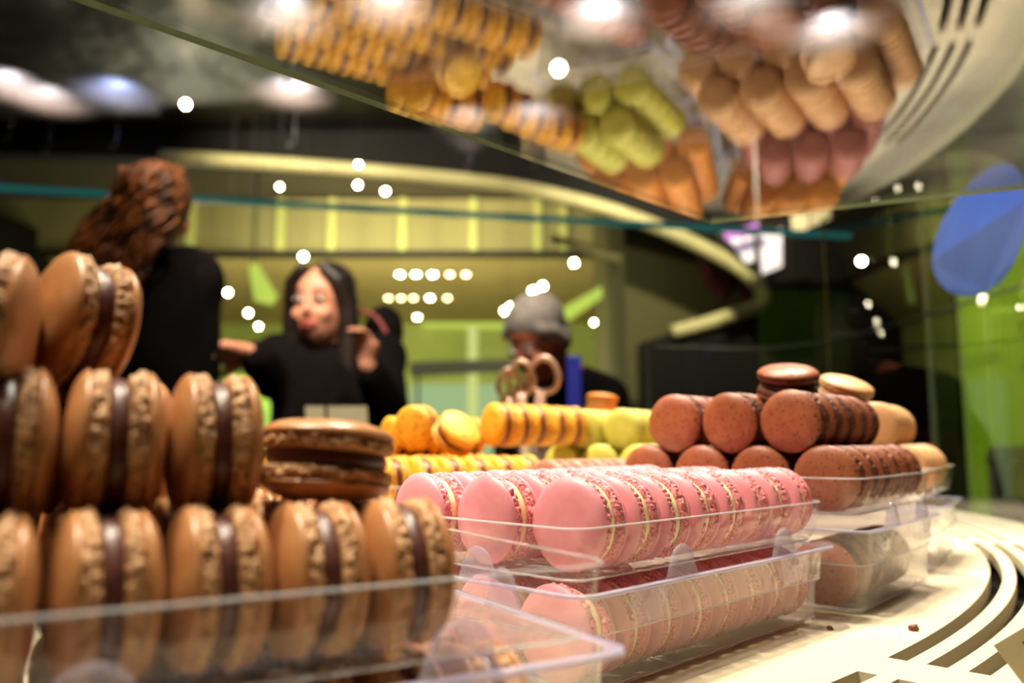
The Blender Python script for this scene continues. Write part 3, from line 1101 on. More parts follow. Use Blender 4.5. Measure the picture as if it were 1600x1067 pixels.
tray_pair((0.037, 0.755), (0.74, 0.67), 1, -0.020, 0.138, -0.0672, 'rosy brown', ears=False)
dl = (0.50, 0.866)
pl = perp(dl)
ul_ = Vector(dl).normalized()
lf = Vector((0.149, 0.968))
tray_pair(lf, dl, 3, -0.024, 0.152, -0.0525, 'lime green', ears=False, hbase=0.058)
gl = 'lime green macarons in the pile'
for k in range(3):
    row('lime', lf + pl * (0.049 * k), dl, 5, ZH, '%s bottom row of lime pile from tan tray' % ordinal(k), gl)
for k in (0, 1):
    row('lime', lf + pl * (0.049 * (k + 0.5)) + ul_ * 0.01, dl, 4, ZH + 0.0416, '%s upper row of lime pile from tan tray' % ordinal(k), gl, j=0.09)
dq = (0.30, 0.954)
pq = perp(dq)
qf = Vector((0.262, 1.165))
tray_pair(qf, dq, 4, -0.024, 0.236, -0.0502, 'orange', ears=False, where=' in the inner column', hbase=0.066)
ZQ = -0.0245
gq = 'orange macarons of the inner pile'
for k in range(4):
    row('orange', qf + pq * (0.049 * k), dq, 8, ZQ, '%s bottom row of inner orange pile from mauve tray' % ordinal(k), gq)
for k in (0, 1, 2):
    row('orange', qf + pq * (0.049 * (k + 0.5)), dq, 7, ZQ + 0.0416, '%s upper row of inner orange pile from mauve tray' % ordinal(k), gq, j=0.09)
macaron('orange', P(940, 630, 1.24), (0.1, 0.05, 1.0), 'orange macaron lying flat on top, rising above the yellow pile', gq)

# ------------------------------------------------------------------ crumbs and cards on the board
M_crumb = mat('crumb', (112, 60, 40), (90, 44, 30), rough=0.7, scale=400)
for (u, v, s, t) in ((1297, 984, 0.0022, 'smaller of the two, nearer the pink tray'), (1428, 985, 0.0034, 'larger of the two, nearer the slots')):
    bm = bmesh.new()
    bmesh.ops.create_icosphere(bm, subdivisions=2, radius=s)
    for v_ in bm.verts:
        v_.co *= 1 + 0.35 * noise.noise(v_.co * 500)
        v_.co.z = max(v_.co.z * 0.7, -s * 0.5)
    o = obj('crumb', bm, M_crumb)
    o.location = Pz(u, v, ZB) + Vector((0, 0, s * 0.5))
    tag(o, 'brown macaron crumb on the cream board, ' + t, 'crumb', 'crumbs on the board')

M_card = mat('kraft_card', (160, 144, 110), (150, 134, 100), rough=0.8, scale=60)
M_ink = mat('card_ink', (84, 66, 50), rough=0.8)


def text_mesh(name, body, size, material, parent, mtx, ext=0.0003):
    cu = bpy.data.curves.new(name, 'FONT')
    cu.body = body
    cu.size = size
    cu.extrude = ext
    o = bpy.data.objects.new(name, cu)
    COL.objects.link(o)
    dg = bpy.context.evaluated_depsgraph_get()
    me = bpy.data.meshes.new_from_object(o.evaluated_get(dg))
    bpy.data.objects.remove(o)
    me.transform(mtx)
    me.materials.clear()
    me.materials.append(material)
    return link_mesh(name, me, parent)


# price card cut by the lower right corner, leaning back
c0 = P(1553, 1008, 0.400)
xd = (P(1600, 980, 0.402) - c0).normalized()
yd = (P(1576, 1068, 0.392) - c0)
yd = -(yd - xd * yd.dot(xd)).normalized()
nd = xd.cross(yd).normalized()
mc = Matrix((xd, yd, nd)).transposed().to_4x4()
mc.translation = c0
card = empty('price_card', c0)
tag(card, 'kraft paper price card standing at the lower right corner of the picture', 'card')
hh = (c0.z - ZB) / max(yd.z, 0.2)
bm = bmesh.new()
add_box(bm, (0, -hh, -0.0006), (0.085, 0, 0.0006), Matrix.Translation(-c0) @ mc)
obj('sheet', bm, M_card, card)
text_mesh('lettering', 'M', 0.0085, M_ink, card, Matrix.Translation(-c0) @ mc @ Matrix.Translation((0.0112, -0.0105, 0.0007)))
text_mesh('lettering', 'An', 0.0085, M_ink, card, Matrix.Translation(-c0) @ mc @ Matrix.Translation((0.0062, -0.0195, 0.0007)))

# blank cards on the low side counter in front of the woman in black
side = empty('side_counter', (-0.40, 1.50, 0))
tag(side, 'low dark side counter behind the caramel pile', 'counter')
box('body', (-0.24, -0.12, 0), (0.24, 0.12, CAMZ - 0.03), M_dark, side)
box('top', (-0.25, -0.13, CAMZ - 0.03), (0.25, 0.13, CAMZ - 0.012), mat('side_top', (74, 58, 36), rough=0.4), side)
M_white = mat('white_card', (214, 200, 158), rough=0.7)
for (u0, u1, t) in ((474, 504, 'narrower'), (509, 571, 'wider')):
    a, b = P(u0, 634, 1.47), P(u1, 634, 1.47)
    e = empty('blank_card', (a.x, a.y, CAMZ - 0.012))
    tag(e, 'blank cream card standing before the woman in black, the %s of two' % t, 'card', 'blank cards on the side counter')
    hz = a.z - (CAMZ - 0.012)
    wd = b.x - a.x
    bm = bmesh.new()
    add_box(bm, (0, 0, 0), (wd, 0.0012, hz))
    for v_ in bm.verts:
        v_.co.y += v_.co.z * 0.18
        v_.co.x += -0.12 * (hz - v_.co.z) * -1
    obj('sheet', bm, M_white, e)
    bm = bmesh.new()
    add_box(bm, (wd * 0.35, 0.012, 0), (wd * 0.65, 0.0135, hz * 0.8))
    for v_ in bm.verts:
        v_.co.y += (hz * 0.8 - v_.co.z) * 0.35
    obj('back_stay', bm, M_white, e)

# ------------------------------------------------------------------ jar of looped tongs behind the yellow pile
M_steel = mat('steel', (150, 140, 130), rough=0.25, metal=1.0)
M_copper = mat('rosy_metal', (220, 176, 150), rough=0.3, metal=0.35)
jp = P(820, 600, 1.30)
jar = empty('tong_jar', (jp.x, jp.y, ZB))
tag(jar, 'small steel jar behind the yellow pile holding looped tongs', 'jar')
bm = bmesh.new()
add_lathe(bm, [(0, 0.001), (0.032, 0.001), (0.034, 0.004), (0.036, 0.155), (0.037, 0.157), (0.034, 0.157), (0.032, 0.006), (0, 0.006)], 28)
obj('body', bm, M_steel, jar, smooth=True)
bm = bmesh.new()
add_lathe(bm, [(0.0362, 0.148), (0.0385, 0.149), (0.0385, 0.156), (0.0362, 0.157)], 28)
obj('rim_band', bm, M_steel, jar, smooth=True)
for (u, v, lean, w_, h_, t) in ((796, 600, -0.028, 0.017, 0.036, 'leaning left'), (814, 590, -0.004, 0.019, 0.042, 'upright in the middle'), (848, 586, 0.012, 0.024, 0.044, 'with the biggest loop, at the right')):
    top_ = P(u, v, 1.30)
    foot_ = Vector((jp.x + lean * 0.3, jp.y + 0.004 * (u - 815) / 30, ZB + 0.012))
    e = empty('tongs', foot_)
    tag(e, 'rosy metal serving tongs with a looped handle, ' + t, 'tongs', 'tongs in the steel jar')
    ax = (top_ - foot_).normalized()
    sidev = Vector((1, 0, 0))
    sidev = (sidev - ax * sidev.dot(ax)).normalized()
    cc = top_ - foot_
    loop = [cc + sidev * (w_ * math.sin(q) * (1 - 0.25 * math.cos(q + math.pi) * -1)) + ax * (h_ * 0.62 * math.cos(q)) for q in [2 * math.pi * k / 28 for k in range(28)]]
    bm = bmesh.new()
    add_tube(bm, loop, 0.0048, n=8, closed=True, sx=1.0)
    obj('loop_handle', bm, M_copper, e, smooth=True)
    for s in (-1, 1):
        bm = bmesh.new()
        add_tube(bm, [sidev * (0.004 * s), cc * 0.5 + sidev * (0.007 * s), cc - ax * (h_ * 0.58) + sidev * (0.003 * s)], [0.0035, 0.0045, 0.0052], n=8)
        obj('arm', bm, M_copper, e, smooth=True)

# ------------------------------------------------------------------ glass screen with the teal edge behind the people
ts = empty('glass_screen', (-0.6, 3.1, 0))
tag(ts, 'tall glass screen behind the people with a teal top edge', 'glass screen')
ga, gb = P(-120, 283, 3.0), P(1330, 366, 3.35)
zt = (ga.z + gb.z) / 2
bm = bmesh.new()
for dy_ in (0.0, 0.016):
    q = [bm.verts.new(Vector(p) - ts.location + Vector((0, dy_, 0))) for p in ((ga.x, ga.y, 0.0), (gb.x, gb.y, 0.0), (gb.x, gb.y, gb.z), (ga.x, ga.y, ga.z))]
    bm.faces.new(q)
obj('pane', bm, M_glass, ts)
bm = bmesh.new()
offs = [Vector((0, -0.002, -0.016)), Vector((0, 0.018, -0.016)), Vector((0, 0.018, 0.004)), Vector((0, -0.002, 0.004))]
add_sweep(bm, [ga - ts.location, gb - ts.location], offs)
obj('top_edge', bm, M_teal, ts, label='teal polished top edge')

# low glass divider further round the counter
dv = empty('glass_divider', P(1200, 560, 1.9))
dv.location.z = 0
tag(dv, 'clear glass divider with a pale blue edge behind the chocolate pile', 'glass pane')
M_blue_edge = mat('pale_blue_edge', (96, 112, 112), rough=0.2)
top_px = [(1012, 540, 1.9), (1100, 541, 1.9), (1200, 543, 1.92), (1330, 524, 2.0), (1450, 490, 2.1), (1620, 440, 2.2)]
tp = [P(*q) - dv.location for q in top_px]
bm = bmesh.new()
for a, b in zip(tp[:-1], tp[1:]):
    bm.faces.new([bm.verts.new(v_) for v_ in (Vector((a.x, a.y, 0)), Vector((b.x, b.y, 0)), b, a)])
bmesh.ops.remove_doubles(bm, verts=bm.verts, dist=1e-5)
obj('pane', bm, M_glass, dv)
bm = bmesh.new()
add_tube(bm, [Vector((tp[0].x, tp[0].y, 0.0)), tp[0]] + smooth_line(tp, 4)[1:], 0.0045, n=6)
obj('edge', bm, M_blue_edge, dv, label='pale blue polished edge')

# ------------------------------------------------------------------ blue round sticker on the outer glass
M_blue = mat('sticker_blue', (58, 98, 196), (66, 110, 204), rough=0.35, scale=8)
M_blue2 = mat('sticker_pale_blue', (124, 164, 214), rough=0.35)
M_navy = mat('sticker_navy', (24, 40, 110), rough=0.4)


def on_pane(u, v, r=1.5885):
    d = ray(u, v)
    ox, oy = -C.x, -C.y
    A = d.x ** 2 + d.y ** 2
    B = 2 * (ox * d.x + oy * d.y)
    Cc = ox * ox + oy * oy - r * r
    t = (-B + math.sqrt(B * B - 4 * A * Cc)) / (2 * A)
    return CAM + d * t


sp = on_pane(1532, 366)
sa = math.degrees(math.atan2(sp.y - C.y, sp.x - C.x))
SR = 0.090


def pane_pt(s, z, r):
    return pol(r, sa + math.degrees(s / 1.59), sp.z + z)


st = empty('sticker', sp)
tag(st, 'round translucent blue sticker on the outer glass with two printed lines', 'sticker')


def sticker_part(name, poly2, r0, r1, material):
    """a flat shape bent onto the curved pane, poly2 in sticker metres (s, z)"""
    bm = bmesh.new()
    A = [bm.verts.new(pane_pt(s, z, r0) - sp) for s, z in poly2]
    B = [bm.verts.new(pane_pt(s, z, r1) - sp) for s, z in poly2]
    bm.faces.new(A)
    bm.faces.new(B[::-1])
    n = len(A)
    for i in range(n):
        bm.faces.new((A[i], B[i], B[(i + 1) % n], A[(i + 1) % n]))
    return obj(name, bm, material, st)


disc = [(SR * 2.15 * math.cos(2 * math.pi * k / 64), SR * math.sin(2 * math.pi * k / 64)) for k in range(64)]
sticker_part('disc', disc, 1.5895, 1.5888, M_blue)
wedge = [(-0.02, -SR * 0.985), (-0.02, SR * 0.05), (-SR * 1.3, SR * 0.35), (-SR * 1.75, SR * 0.1), (-SR * 1.78, -SR * 0.3), (-SR * 1.5, -SR * 0.6), (-SR * 0.95, -SR * 0.86)]
sticker_part('pale_field', wedge, 1.5887, 1.5884, M_blue2)
rs = random.Random(3)
for zc, hs, s_start, s_end in ((0.022, 0.010, 0.160, -0.04), (-0.024, 0.016, 0.110, -0.06)):
    s = s_start
    while s > s_end:
        wdt = rs.uniform(0.007, 0.012)
        hgt = hs * rs.choice((0.7, 0.7, 1.0))
        sticker_part('print_mark', [(s, zc), (s - wdt * 0.55, zc), (s - wdt * 0.55, zc + hgt), (s, zc + hgt)], 1.5883, 1.5881, M_navy)
        s -= wdt + rs.choice((0.002, 0.002, 0.002, 0.014))

# ------------------------------------------------------------------ lime green panels at the right
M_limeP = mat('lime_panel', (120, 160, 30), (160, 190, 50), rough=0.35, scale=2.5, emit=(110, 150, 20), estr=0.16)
M_limeD = mat('dim_green_panel', (58, 74, 22), (48, 62, 18), rough=0.35, scale=3)
banner = empty('lime_panel', P(1575, 640, 2.5))
banner.location.z = 0
tag(banner, 'tall lime green panel at the right edge below the blue sticker', 'panel')
xs = [1514, 1530, 1556, 1562, 1580, 1640, 1760]
for a, b in zip(xs[:-1], xs[1:]):
    p0, p1 = P(a, 640, 2.5), P(b, 640, 2.5)
    ztop = P(1560, 300, 2.5).z
    box('strip', (p0.x - banner.location.x, p0.y - banner.location.y + (0.01 if a in (1530, 1562) else 0), 0), (p1.x - banner.location.x - 0.003, p0.y - banner.location.y + 0.03, ztop), M_limeP, banner)
lp = P(1586, 522, 2.49)
text_mesh('lettering', 'n', 0.075, mat('dark_green_ink', (48, 70, 14), rough=0.5), banner, Matrix.Translation(lp - Vector(banner.location) + Vector((-0.004, -0.022, 0))) @ Matrix.Rotation(math.pi / 2, 4, 'X'))
p0, p1 = P(1462, 640, 2.2), P(1500, 640, 2.2)
o = box('green_screen', (p0.x, p0.y, 0), (p1.x, p0.y + 0.03, P(1480, 300, 2.2).z), M_limeD)
tag(o, 'narrow dim green upright panel left of the lime panel', 'panel')
gcan = empty('grey_bin', P(1590, 780, 2.0))
gcan.location.z = 0
tag(gcan, 'pale grey rounded canister at the right edge in front of the lime panel', 'canister')
bm = bmesh.new()
add_lathe(bm, [(0, 0), (0.055, 0), (0.058, 0.01), (0.058, CAMZ - 0.03), (0.05, CAMZ - 0.012), (0, CAMZ - 0.01)], 24)
obj('body', bm, mat('pale_grey', (150, 146, 130), rough=0.5), gcan, smooth=True)
bm = bmesh.new()
add_lathe(bm, [(0.0585, CAMZ - 0.05), (0.0605, CAMZ - 0.05), (0.0605, CAMZ - 0.035), (0.0585, CAMZ - 0.035)], 24)
obj('band', bm, M_steel, gcan, smooth=True)

# ------------------------------------------------------------------ white menu boards and pink tube by the tip of the trim
mb = empty('menu_board', Py(1190, 392, 4.9))
tag(mb, 'white menu boards and paper slips in a dark frame right of the trim tip', 'menu board')
loc = Vector(mb.location)
M_scr = mat('menu_white', (206, 196, 206), rough=0.5, emit=(214, 200, 214), estr=0.45)


def flat_px(name, pix, y, material, parent, th):
    bm = bmesh.new()
    off = Vector(parent.location)
    a = [bm.verts.new(Py(u, v, y) - off) for u, v in pix]
    b = [bm.verts.new(Py(u, v, y) - off + Vector((0, th, 0))) for u, v in pix]
    bm.faces.new(a)
    bm.faces.new(b[::-1])
    for i in range(len(pix)):
        bm.faces.new((a[i], b[i], b[(i + 1) % len(pix)], a[(i + 1) % len(pix)]))
    return obj(name, bm, material, parent)


flat_px('frame', [(1124, 356), (1236, 340), (1236, 430), (1192, 434), (1132, 384)], 4.93, M_dark, mb, 0.05)
flat_px('screen', [(1140, 374), (1178, 368), (1178, 408), (1166, 410)], 4.90, M_scr, mb, 0.02)
flat_px('screen', [(1186, 366), (1222, 356), (1222, 416), (1192, 428)], 4.90, M_scr, mb, 0.02)
bm = bmesh.new()
add_tube(bm, [Vector((0, 0.06, 0.1)), Vector((0, 0.06, HC - loc.z))], 0.015, n=8)
obj('hanger', bm, M_dark, mb)
o = empty('pink_tube_light', Py(1160, 362, 4.8))
tag(o, 'short glowing pink tube light above the white menu boards', 'lamp')
a, b = Py(1128, 371, 4.8) - Vector(o.location), Py(1186, 354, 4.8) - Vector(o.location)
bm = bmesh.new()
add_tube(bm, [a, b], 0.025, n=10)
obj('tube', bm, emit_mat('pink_tube', (240, 150, 236), 1.1), o, smooth=True)
for p_, nm in ((a, 'end_cap'), (b, 'end_cap')):
    bm = bmesh.new()
    add_tube(bm, [p_ - (b - a).normalized() * 0.012, p_ + (b - a).normalized() * 0.012], 0.028, n=10)
    obj(nm, bm, M_dark, o)
bm = bmesh.new()
add_tube(bm, [(a + b) / 2, Vector((0, 0, HC - o.location.z))], 0.006, n=6)
obj('hanger', bm, M_dark, o)
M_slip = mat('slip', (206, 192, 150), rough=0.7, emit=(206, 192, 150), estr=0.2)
flat_px('paper_slip', [(1237, 336), (1264, 332), (1264, 356), (1240, 368)], 4.90, M_slip, mb, 0.02)
flat_px('paper_slip', [(1268, 331), (1298, 324), (1298, 342), (1268, 354)], 4.90, M_slip, mb, 0.02)
flat_px('slip_rail', [(1226, 346), (1300, 330), (1300, 334), (1226, 350)], 4.925, M_dark, mb, 0.02)
M_red = mat('dusky_red_cloth', (92, 38, 28), (74, 30, 22), rough=0.9, scale=4)
bm = bmesh.new()
add_tube(bm, smooth_line([Py(u, v, 5.85) for u, v in ((1108, 366), (1104, 400), (1112, 432), (1130, 450), (1142, 458))], 4), [0.05, 0.05, 0.05, 0.05, 0.06, 0.06, 0.065, 0.07, 0.075, 0.08, 0.08, 0.08, 0.085, 0.085, 0.08, 0.07, 0.05], n=12)
add_tube(bm, smooth_line([Py(u, v, 5.85) for u, v in ((1134, 438), (1150, 432), (1166, 452), (1172, 470))], 4), 0.055, n=12)
add_tube(bm, [Py(1108, 368, 5.85), Vector((Py(1108, 368, 5.85).x, Py(1108, 368, 5.85).y, z_l1 + 0.03))], 0.008, n=6)
tag(obj('draped_cloth', bm, M_red, smooth=True), 'dusky red draped cloth hanging inside the tip of the cream trim', 'cloth')
for (u, v, c, t) in ((1460, 600, (255, 150, 40), 'orange'), (1460, 698, (230, 50, 20), 'red')):
    e = empty('indicator_lamp', P(u, v, 3.4))
    tag(e, 'tiny %s indicator lamp in the dark behind the green panels' % t, 'lamp')
    bm = bmesh.new()
    add_lathe(bm, [(0, -0.012), (0.009, -0.008), (0.012, 0), (0.009, 0.008), (0, 0.012)], 12)
    obj('bulb', bm, emit_mat(t + '_bulb', c, 6), e, smooth=True)
    bm = bmesh.new()
    add_tube(bm, [Vector((0, 0.01, -0.01)), Vector((0, 0.02, -e.location.z))], 0.006, n=6)
    obj('stem', bm, M_dark, e)

# ------------------------------------------------------------------ people
M_skin = mat('skin', (214, 152, 122), (204, 138, 108), rough=0.5, scale=20)
M_skinr = mat('ruddy_skin', (176, 96, 66), (164, 84, 56), rough=0.5, scale=20)
M_black = mat('black_wool', (9, 7, 7), (13, 10, 10), rough=0.95, scale=60, spec=0.1)
M_hairD = mat('dark_hair', (34, 22, 16), (22, 14, 10), rough=0.45, scale=40)
M_hairB = mat('auburn_hair', (70, 38, 19), (116, 66, 32), rough=0.6, scale=90, detail=5, bump=0.4, bscale=140, lo=0.35, hi=0.7)
M_hairG = mat('grey_hair', (158, 150, 142), (128, 120, 112), rough=0.6, scale=50, bump=0.5, bscale=120)
M_lipm = mat('lips', (170, 72, 66), rough=0.4)
M_eye = mat('eye_dark', (30, 22, 18), rough=0.2)
M_eyew = mat('eye_white', (220, 210, 200), rough=0.3)
M_redst = mat('red_strap', (120, 24, 24), rough=0.6)
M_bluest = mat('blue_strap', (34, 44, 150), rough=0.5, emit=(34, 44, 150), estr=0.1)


class Blob:
    """closed shapes that a voxel remesh fuses into one skin"""
    def __init__(self):
        self.bm = bmesh.new()

    def ell(self, c, r, rot=None):
        m = Matrix.Translation(Vector(c)) @ (rot.to_matrix().to_4x4() if rot is not None else Matrix.Identity(4)) @ Matrix.Diagonal(Vector((r[0], r[1], r[2], 1)))
        bmesh.ops.create_icosphere(self.bm, subdivisions=3, radius=1.0, matrix=m)
        return self

    def cap(self, p, r1, q, r2):
        t = bmesh.new()
        bmesh.ops.create_icosphere(t, subdivisions=2, radius=r1, matrix=Matrix.Translation(Vector(p)))
        bmesh.ops.create_icosphere(t, subdivisions=2, radius=r2, matrix=Matrix.Translation(Vector(q)))
        h = bmesh.ops.convex_hull(t, input=list(t.verts))
        bmesh.ops.delete(t, geom=[g for g in h['geom_interior'] if isinstance(g, bmesh.types.BMVert)], context='VERTS')
        me = bpy.data.meshes.new('t')
        t.to_mesh(me)
        t.free()
        self.bm.from_mesh(me)
        bpy.data.meshes.remove(me)
        return self

    def chain(self, pts, rs):
        for i in range(len(pts) - 1):
            self.cap(pts[i], rs[i], pts[i + 1], rs[i + 1])
        return self

    def build(self, name, material, parent, voxel=0.012, smooth=6, label=None):
        o = obj(name, self.bm, material, parent, smooth=True, label=label)
        m = o.modifiers.new('fuse', 'REMESH')
        m.mode = 'VOXEL'
        m.voxel_size = voxel
        m.use_smooth_shade = True
        s = o.modifiers.new('soften', 'SMOOTH')
        s.iterations = smooth
        s.factor = 0.5
        return o


def hand(b, wrist, d, n, s=1.0, curl=0.5, thumb=1):
    """palm, four bent fingers of unequal length and a thumb off the side; d finger direction, n palm normal"""
    d = Vector(d).normalized()
    n = Vector(n)
    n = (n - d * n.dot(d)).normalized()
    x = d.cross(n).normalized()
    w = Vector(wrist)
    for k in range(4):
        o = (k - 1.5) * 0.019 * s
        base = w + d * (0.085 * s) + x * o
        b.cap(w + x * o * 0.6 + d * 0.01 * s, 0.016 * s, base, 0.0125 * s)
        ln = (0.068, 0.078, 0.073, 0.058)[k] * s
        p1 = base + (d * math.cos(curl * 0.6) + n * math.sin(curl * 0.6)) * ln * 0.45
        p2 = p1 + (d * math.cos(curl * 1.5) + n * math.sin(curl * 1.5)) * ln * 0.32
        p3 = p2 + (d * math.cos(curl * 2.2) + n * math.sin(curl * 2.2)) * ln * 0.25
        b.chain([base, p1, p2, p3], [0.0105 * s, 0.0095 * s, 0.009 * s, 0.0075 * s])
    t0 = w + x * (thumb * 0.024 * s) + d * 0.025 * s
    t1 = t0 + (x * thumb * 0.8 + d * 0.7 + n * 0.3).normalized() * 0.035 * s
    t2 = t1 + (x * thumb * 0.3 + d * 0.9 + n * 0.4).normalized() * 0.028 * s
    b.chain([t0, t1, t2], [0.014 * s, 0.012 * s, 0.009 * s])


def head_on(b, c, s, q):
    """skull, jaw, nose, ears; face towards local -Y turned by q"""
    c = Vector(c)

    def L(x, y, z):
        return c + q @ Vector((x * s, y * s, z * s))
    b.ell(L(0, 0.012, 0.03), (0.074 * s, 0.092 * s, 0.088 * s), q)
    b.ell(L(0, -0.018, -0.035), (0.060 * s, 0.066 * s, 0.080 * s), q)
    b.cap(L(0, -0.046, -0.080), 0.026 * s, L(0, -0.03, -0.06), 0.045 * s)
    b.cap(L(0, -0.086, 0.012), 0.008 * s, L(0, -0.094, -0.024), 0.012 * s)
    for sx in (-1, 1):
        b.ell(L(0.074 * sx, 0.01, -0.005), (0.010 * s, 0.020 * s, 0.031 * s), q)
        b.ell(L(0.034 * sx, -0.062, -0.028), (0.026 * s, 0.022 * s, 0.024 * s), q)
    return L


def face_parts(parent, L, q, s, hair_mat, lips):
    for sx in (-1, 1):
        e = Blob().ell(L(0.031 * sx, -0.080, 0.010), (0.0145 * s, 0.008 * s, 0.0075 * s), q)
        eo = obj('eye', e.bm, M_eyew, parent, smooth=True)
        i = Blob().ell(L(0.031 * sx, -0.0865, 0.010), (0.0065 * s, 0.003 * s, 0.0066 * s), q)
        obj('iris', i.bm, M_eye, eo, smooth=True)
        bw = Blob().chain([L(0.014 * sx, -0.087, 0.029), L(0.032 * sx, -0.085, 0.034), L(0.050 * sx, -0.072, 0.028)], [0.0035 * s, 0.004 * s, 0.0025 * s])
        obj('eyebrow', bw.bm, hair_mat, parent, smooth=True)
    m = Blob().chain([L(-0.024, -0.078, -0.058), L(0, -0.087, -0.054), L(0.024, -0.078, -0.058)], [0.003 * s, 0.0058 * s, 0.003 * s])
    m.chain([L(-0.020, -0.078, -0.063), L(0, -0.085, -0.066), L(0.020, -0.078, -0.063)], [0.0025 * s, 0.0055 * s, 0.0025 * s])
    obj('lips', m.bm, lips, parent, smooth=True)


def Q(rz=0, rx=0, ry=0):
    return Quaternion((0, 0, 1), R_(rz)) @ Quaternion((1, 0, 0), R_(rx)) @ Quaternion((0, 1, 0), R_(ry))


# --- woman in black facing us, one hand stretched out, the other raised
wf = P(500, 560, 2.4)
W = empty('person', (wf.x, wf.y, 0))
tag(W, 'person with long dark hair in a black coat, hand stretched out to the left', 'person')


def wl(u, v, D=2.4):
    return P(u, v, D) - Vector((wf.x, wf.y, 0))


hq = Q(rz=-14, rx=2)
hc = wl(503, 478, 2.40)
body = Blob()
L = head_on(body, hc, 1.02, hq)
neck = wl(510, 550, 2.43)
body.cap(hc + Vector((0, 0.02, -0.05)), 0.052, neck, 0.055)
sh_r, sh_l = wl(436, 566, 2.42), wl(592, 562, 2.46)
chest = wl(515, 610, 2.45)
body.chain([sh_r, neck + Vector((0, 0.01, -0.05)), sh_l], [0.055, 0.07, 0.055])
body.cap(chest, 0.12, Vector((0.03, 0.06, 0.95)), 0.13)
el_r, hd_r = wl(424, 592, 2.34), wl(401, 556, 2.24)
el_l, hd_l = wl(606, 640, 2.30), wl(574, 570, 2.20)
body.chain([sh_r, el_r, hd_r], [0.048, 0.038, 0.026])
body.chain([sh_l, el_l, hd_l], [0.048, 0.038, 0.026])
hand(body, hd_r, (-0.75, -0.45, 0.05), (0.1, -0.6, -0.8), 1.12, 0.85, -1)
hand(body, hd_l, (-0.16, -0.30, 1.0), (-0.3, -1, 0), 0.82, 0.75, 1)
for sx in (-0.09, 0.13):
    body.chain([Vector((sx, 0.06, 0.95)), Vector((sx, 0.05, 0.5)), Vector((sx, 0.07, 0.09))], [0.09, 0.06, 0.045])
    body.cap(Vector((sx, 0.08, 0.04)), 0.04, Vector((sx, -0.08, 0.035)), 0.035)
body.build('body', M_skin, W, 0.0085, 4)
coat = Blob()
coat.cap(neck + Vector((0, 0.01, -0.02)), 0.072, neck + Vector((0, 0.01, -0.08)), 0.10)
coat.chain([sh_r, neck + Vector((0, 0.01, -0.07)), sh_l], [0.075, 0.095, 0.075])
coat.chain([chest, Vector((0.03, 0.06, 1.0)), Vector((0.03, 0.06, 0.55))], [0.165, 0.185, 0.20])
coat.cap(sh_r, 0.09, chest, 0.15).cap(sh_l, 0.09, chest, 0.15)
coat.chain([sh_r, el_r, hd_r + (el_r - hd_r).normalized() * 0.008], [0.078, 0.064, 0.052])
coat.chain([sh_l, el_l, hd_l + (el_l - hd_l).normalized() * 0.035], [0.075, 0.062, 0.046])
for sx in (-0.09, 0.13):
    coat.cap(Vector((sx, 0.06, 0.9)), 0.1, Vector((sx, 0.06, 0.12)), 0.06)
coat.build('coat', M_black, W, 0.014, 6, label='black wool coat')
hair = Blob()
hair.ell(L(0, 0.035, 0.055), (0.086, 0.088, 0.082), hq)
hair.ell(L(0.0, 0.06, 0.0), (0.084, 0.065, 0.11), hq)
for sx in (-1, 1):
    hair.chain([L(0.03 * sx, -0.058, 0.102), L(0.068 * sx, -0.040, 0.06), L(0.084 * sx, -0.012, 0.0), L(0.086 * sx, 0.0, -0.08), L(0.080 * sx, 0.0, -0.17), L(0.085 * sx, -0.01, -0.25)], [0.018, 0.028, 0.030, 0.034, 0.036, 0.024])
hair.chain([L(0, 0.08, 0), L(0, 0.08, -0.12), L(0, 0.08, -0.24)], [0.06, 0.065, 0.05])
hair.build('hair', M_hairD, W, 0.010, 4, label='long dark hair parted in the middle')
face_parts(W, L, hq, 1.02, M_hairD, M_lipm)
hood = Blob().ell(wl(600, 518, 2.52), (0.062, 0.05, 0.085)).ell(wl(585, 545, 2.53), (0.07, 0.05, 0.07))
hood.build('hood', M_black, W, 0.012, 5, label='black hood thrown back on the shoulder')
bm = bmesh.new()
add_tube(bm, smooth_line([wl(548, 488, 2.48), wl(566, 486, 2.46), wl(588, 496, 2.44), wl(604, 520, 2.42)], 4), 0.006, n=6)
obj('hood_piping', bm, M_redst, W, label='dark red piping')

# --- curly haired woman seen from behind at the left
kf = P(225, 560, 2.15)
K = empty('person', (kf.x, kf.y, 0))
tag(K, 'person with long curly auburn hair in a black coat, back turned to us', 'person')


def kl(u, v, D=2.15):
    return P(u, v, D) - Vector((kf.x, kf.y, 0))


kq = Q(rz=205, rx=-8)
kc = kl(240, 342, 2.15)
b = Blob()
L = head_on(b, kc, 1.05, kq)
nk = kl(232, 408, 2.15)
b.cap(kc + Vector((0, 0, -0.06)), 0.052, nk, 0.058)
s_l, s_r = kl(100, 462, 2.15), kl(292, 440, 2.15)
b.chain([s_l, nk + Vector((0, 0, -0.05)), s_r], [0.055, 0.07, 0.055])
b.cap(kl(218, 520), 0.12, Vector((0, 0, 0.95)), 0.13)
b.chain([s_l, kl(85, 640, 2.1), kl(120, 640, 1.98)], [0.05, 0.042, 0.03])
b.chain([s_r, kl(306, 620, 2.16), kl(290, 650, 2.28)], [0.05, 0.042, 0.03])
hand(b, kl(120, 640, 1.98), (0.6, -0.3, 0.3), (0, 0, -1), 1.0, 0.5, 1)
hand(b, kl(290, 650, 2.28), (-0.3, 0.9, 0.2), (0, 0, -1), 1.0, 0.5, 1)
for sx in (-0.1, 0.1):
    b.chain([Vector((sx, 0, 0.95)), Vector((sx, 0, 0.5)), Vector((sx, 0.0, 0.09))], [0.09, 0.06, 0.045])
    b.cap(Vector((sx, -0.02, 0.04)), 0.04, Vector((sx, 0.14, 0.035)), 0.035)
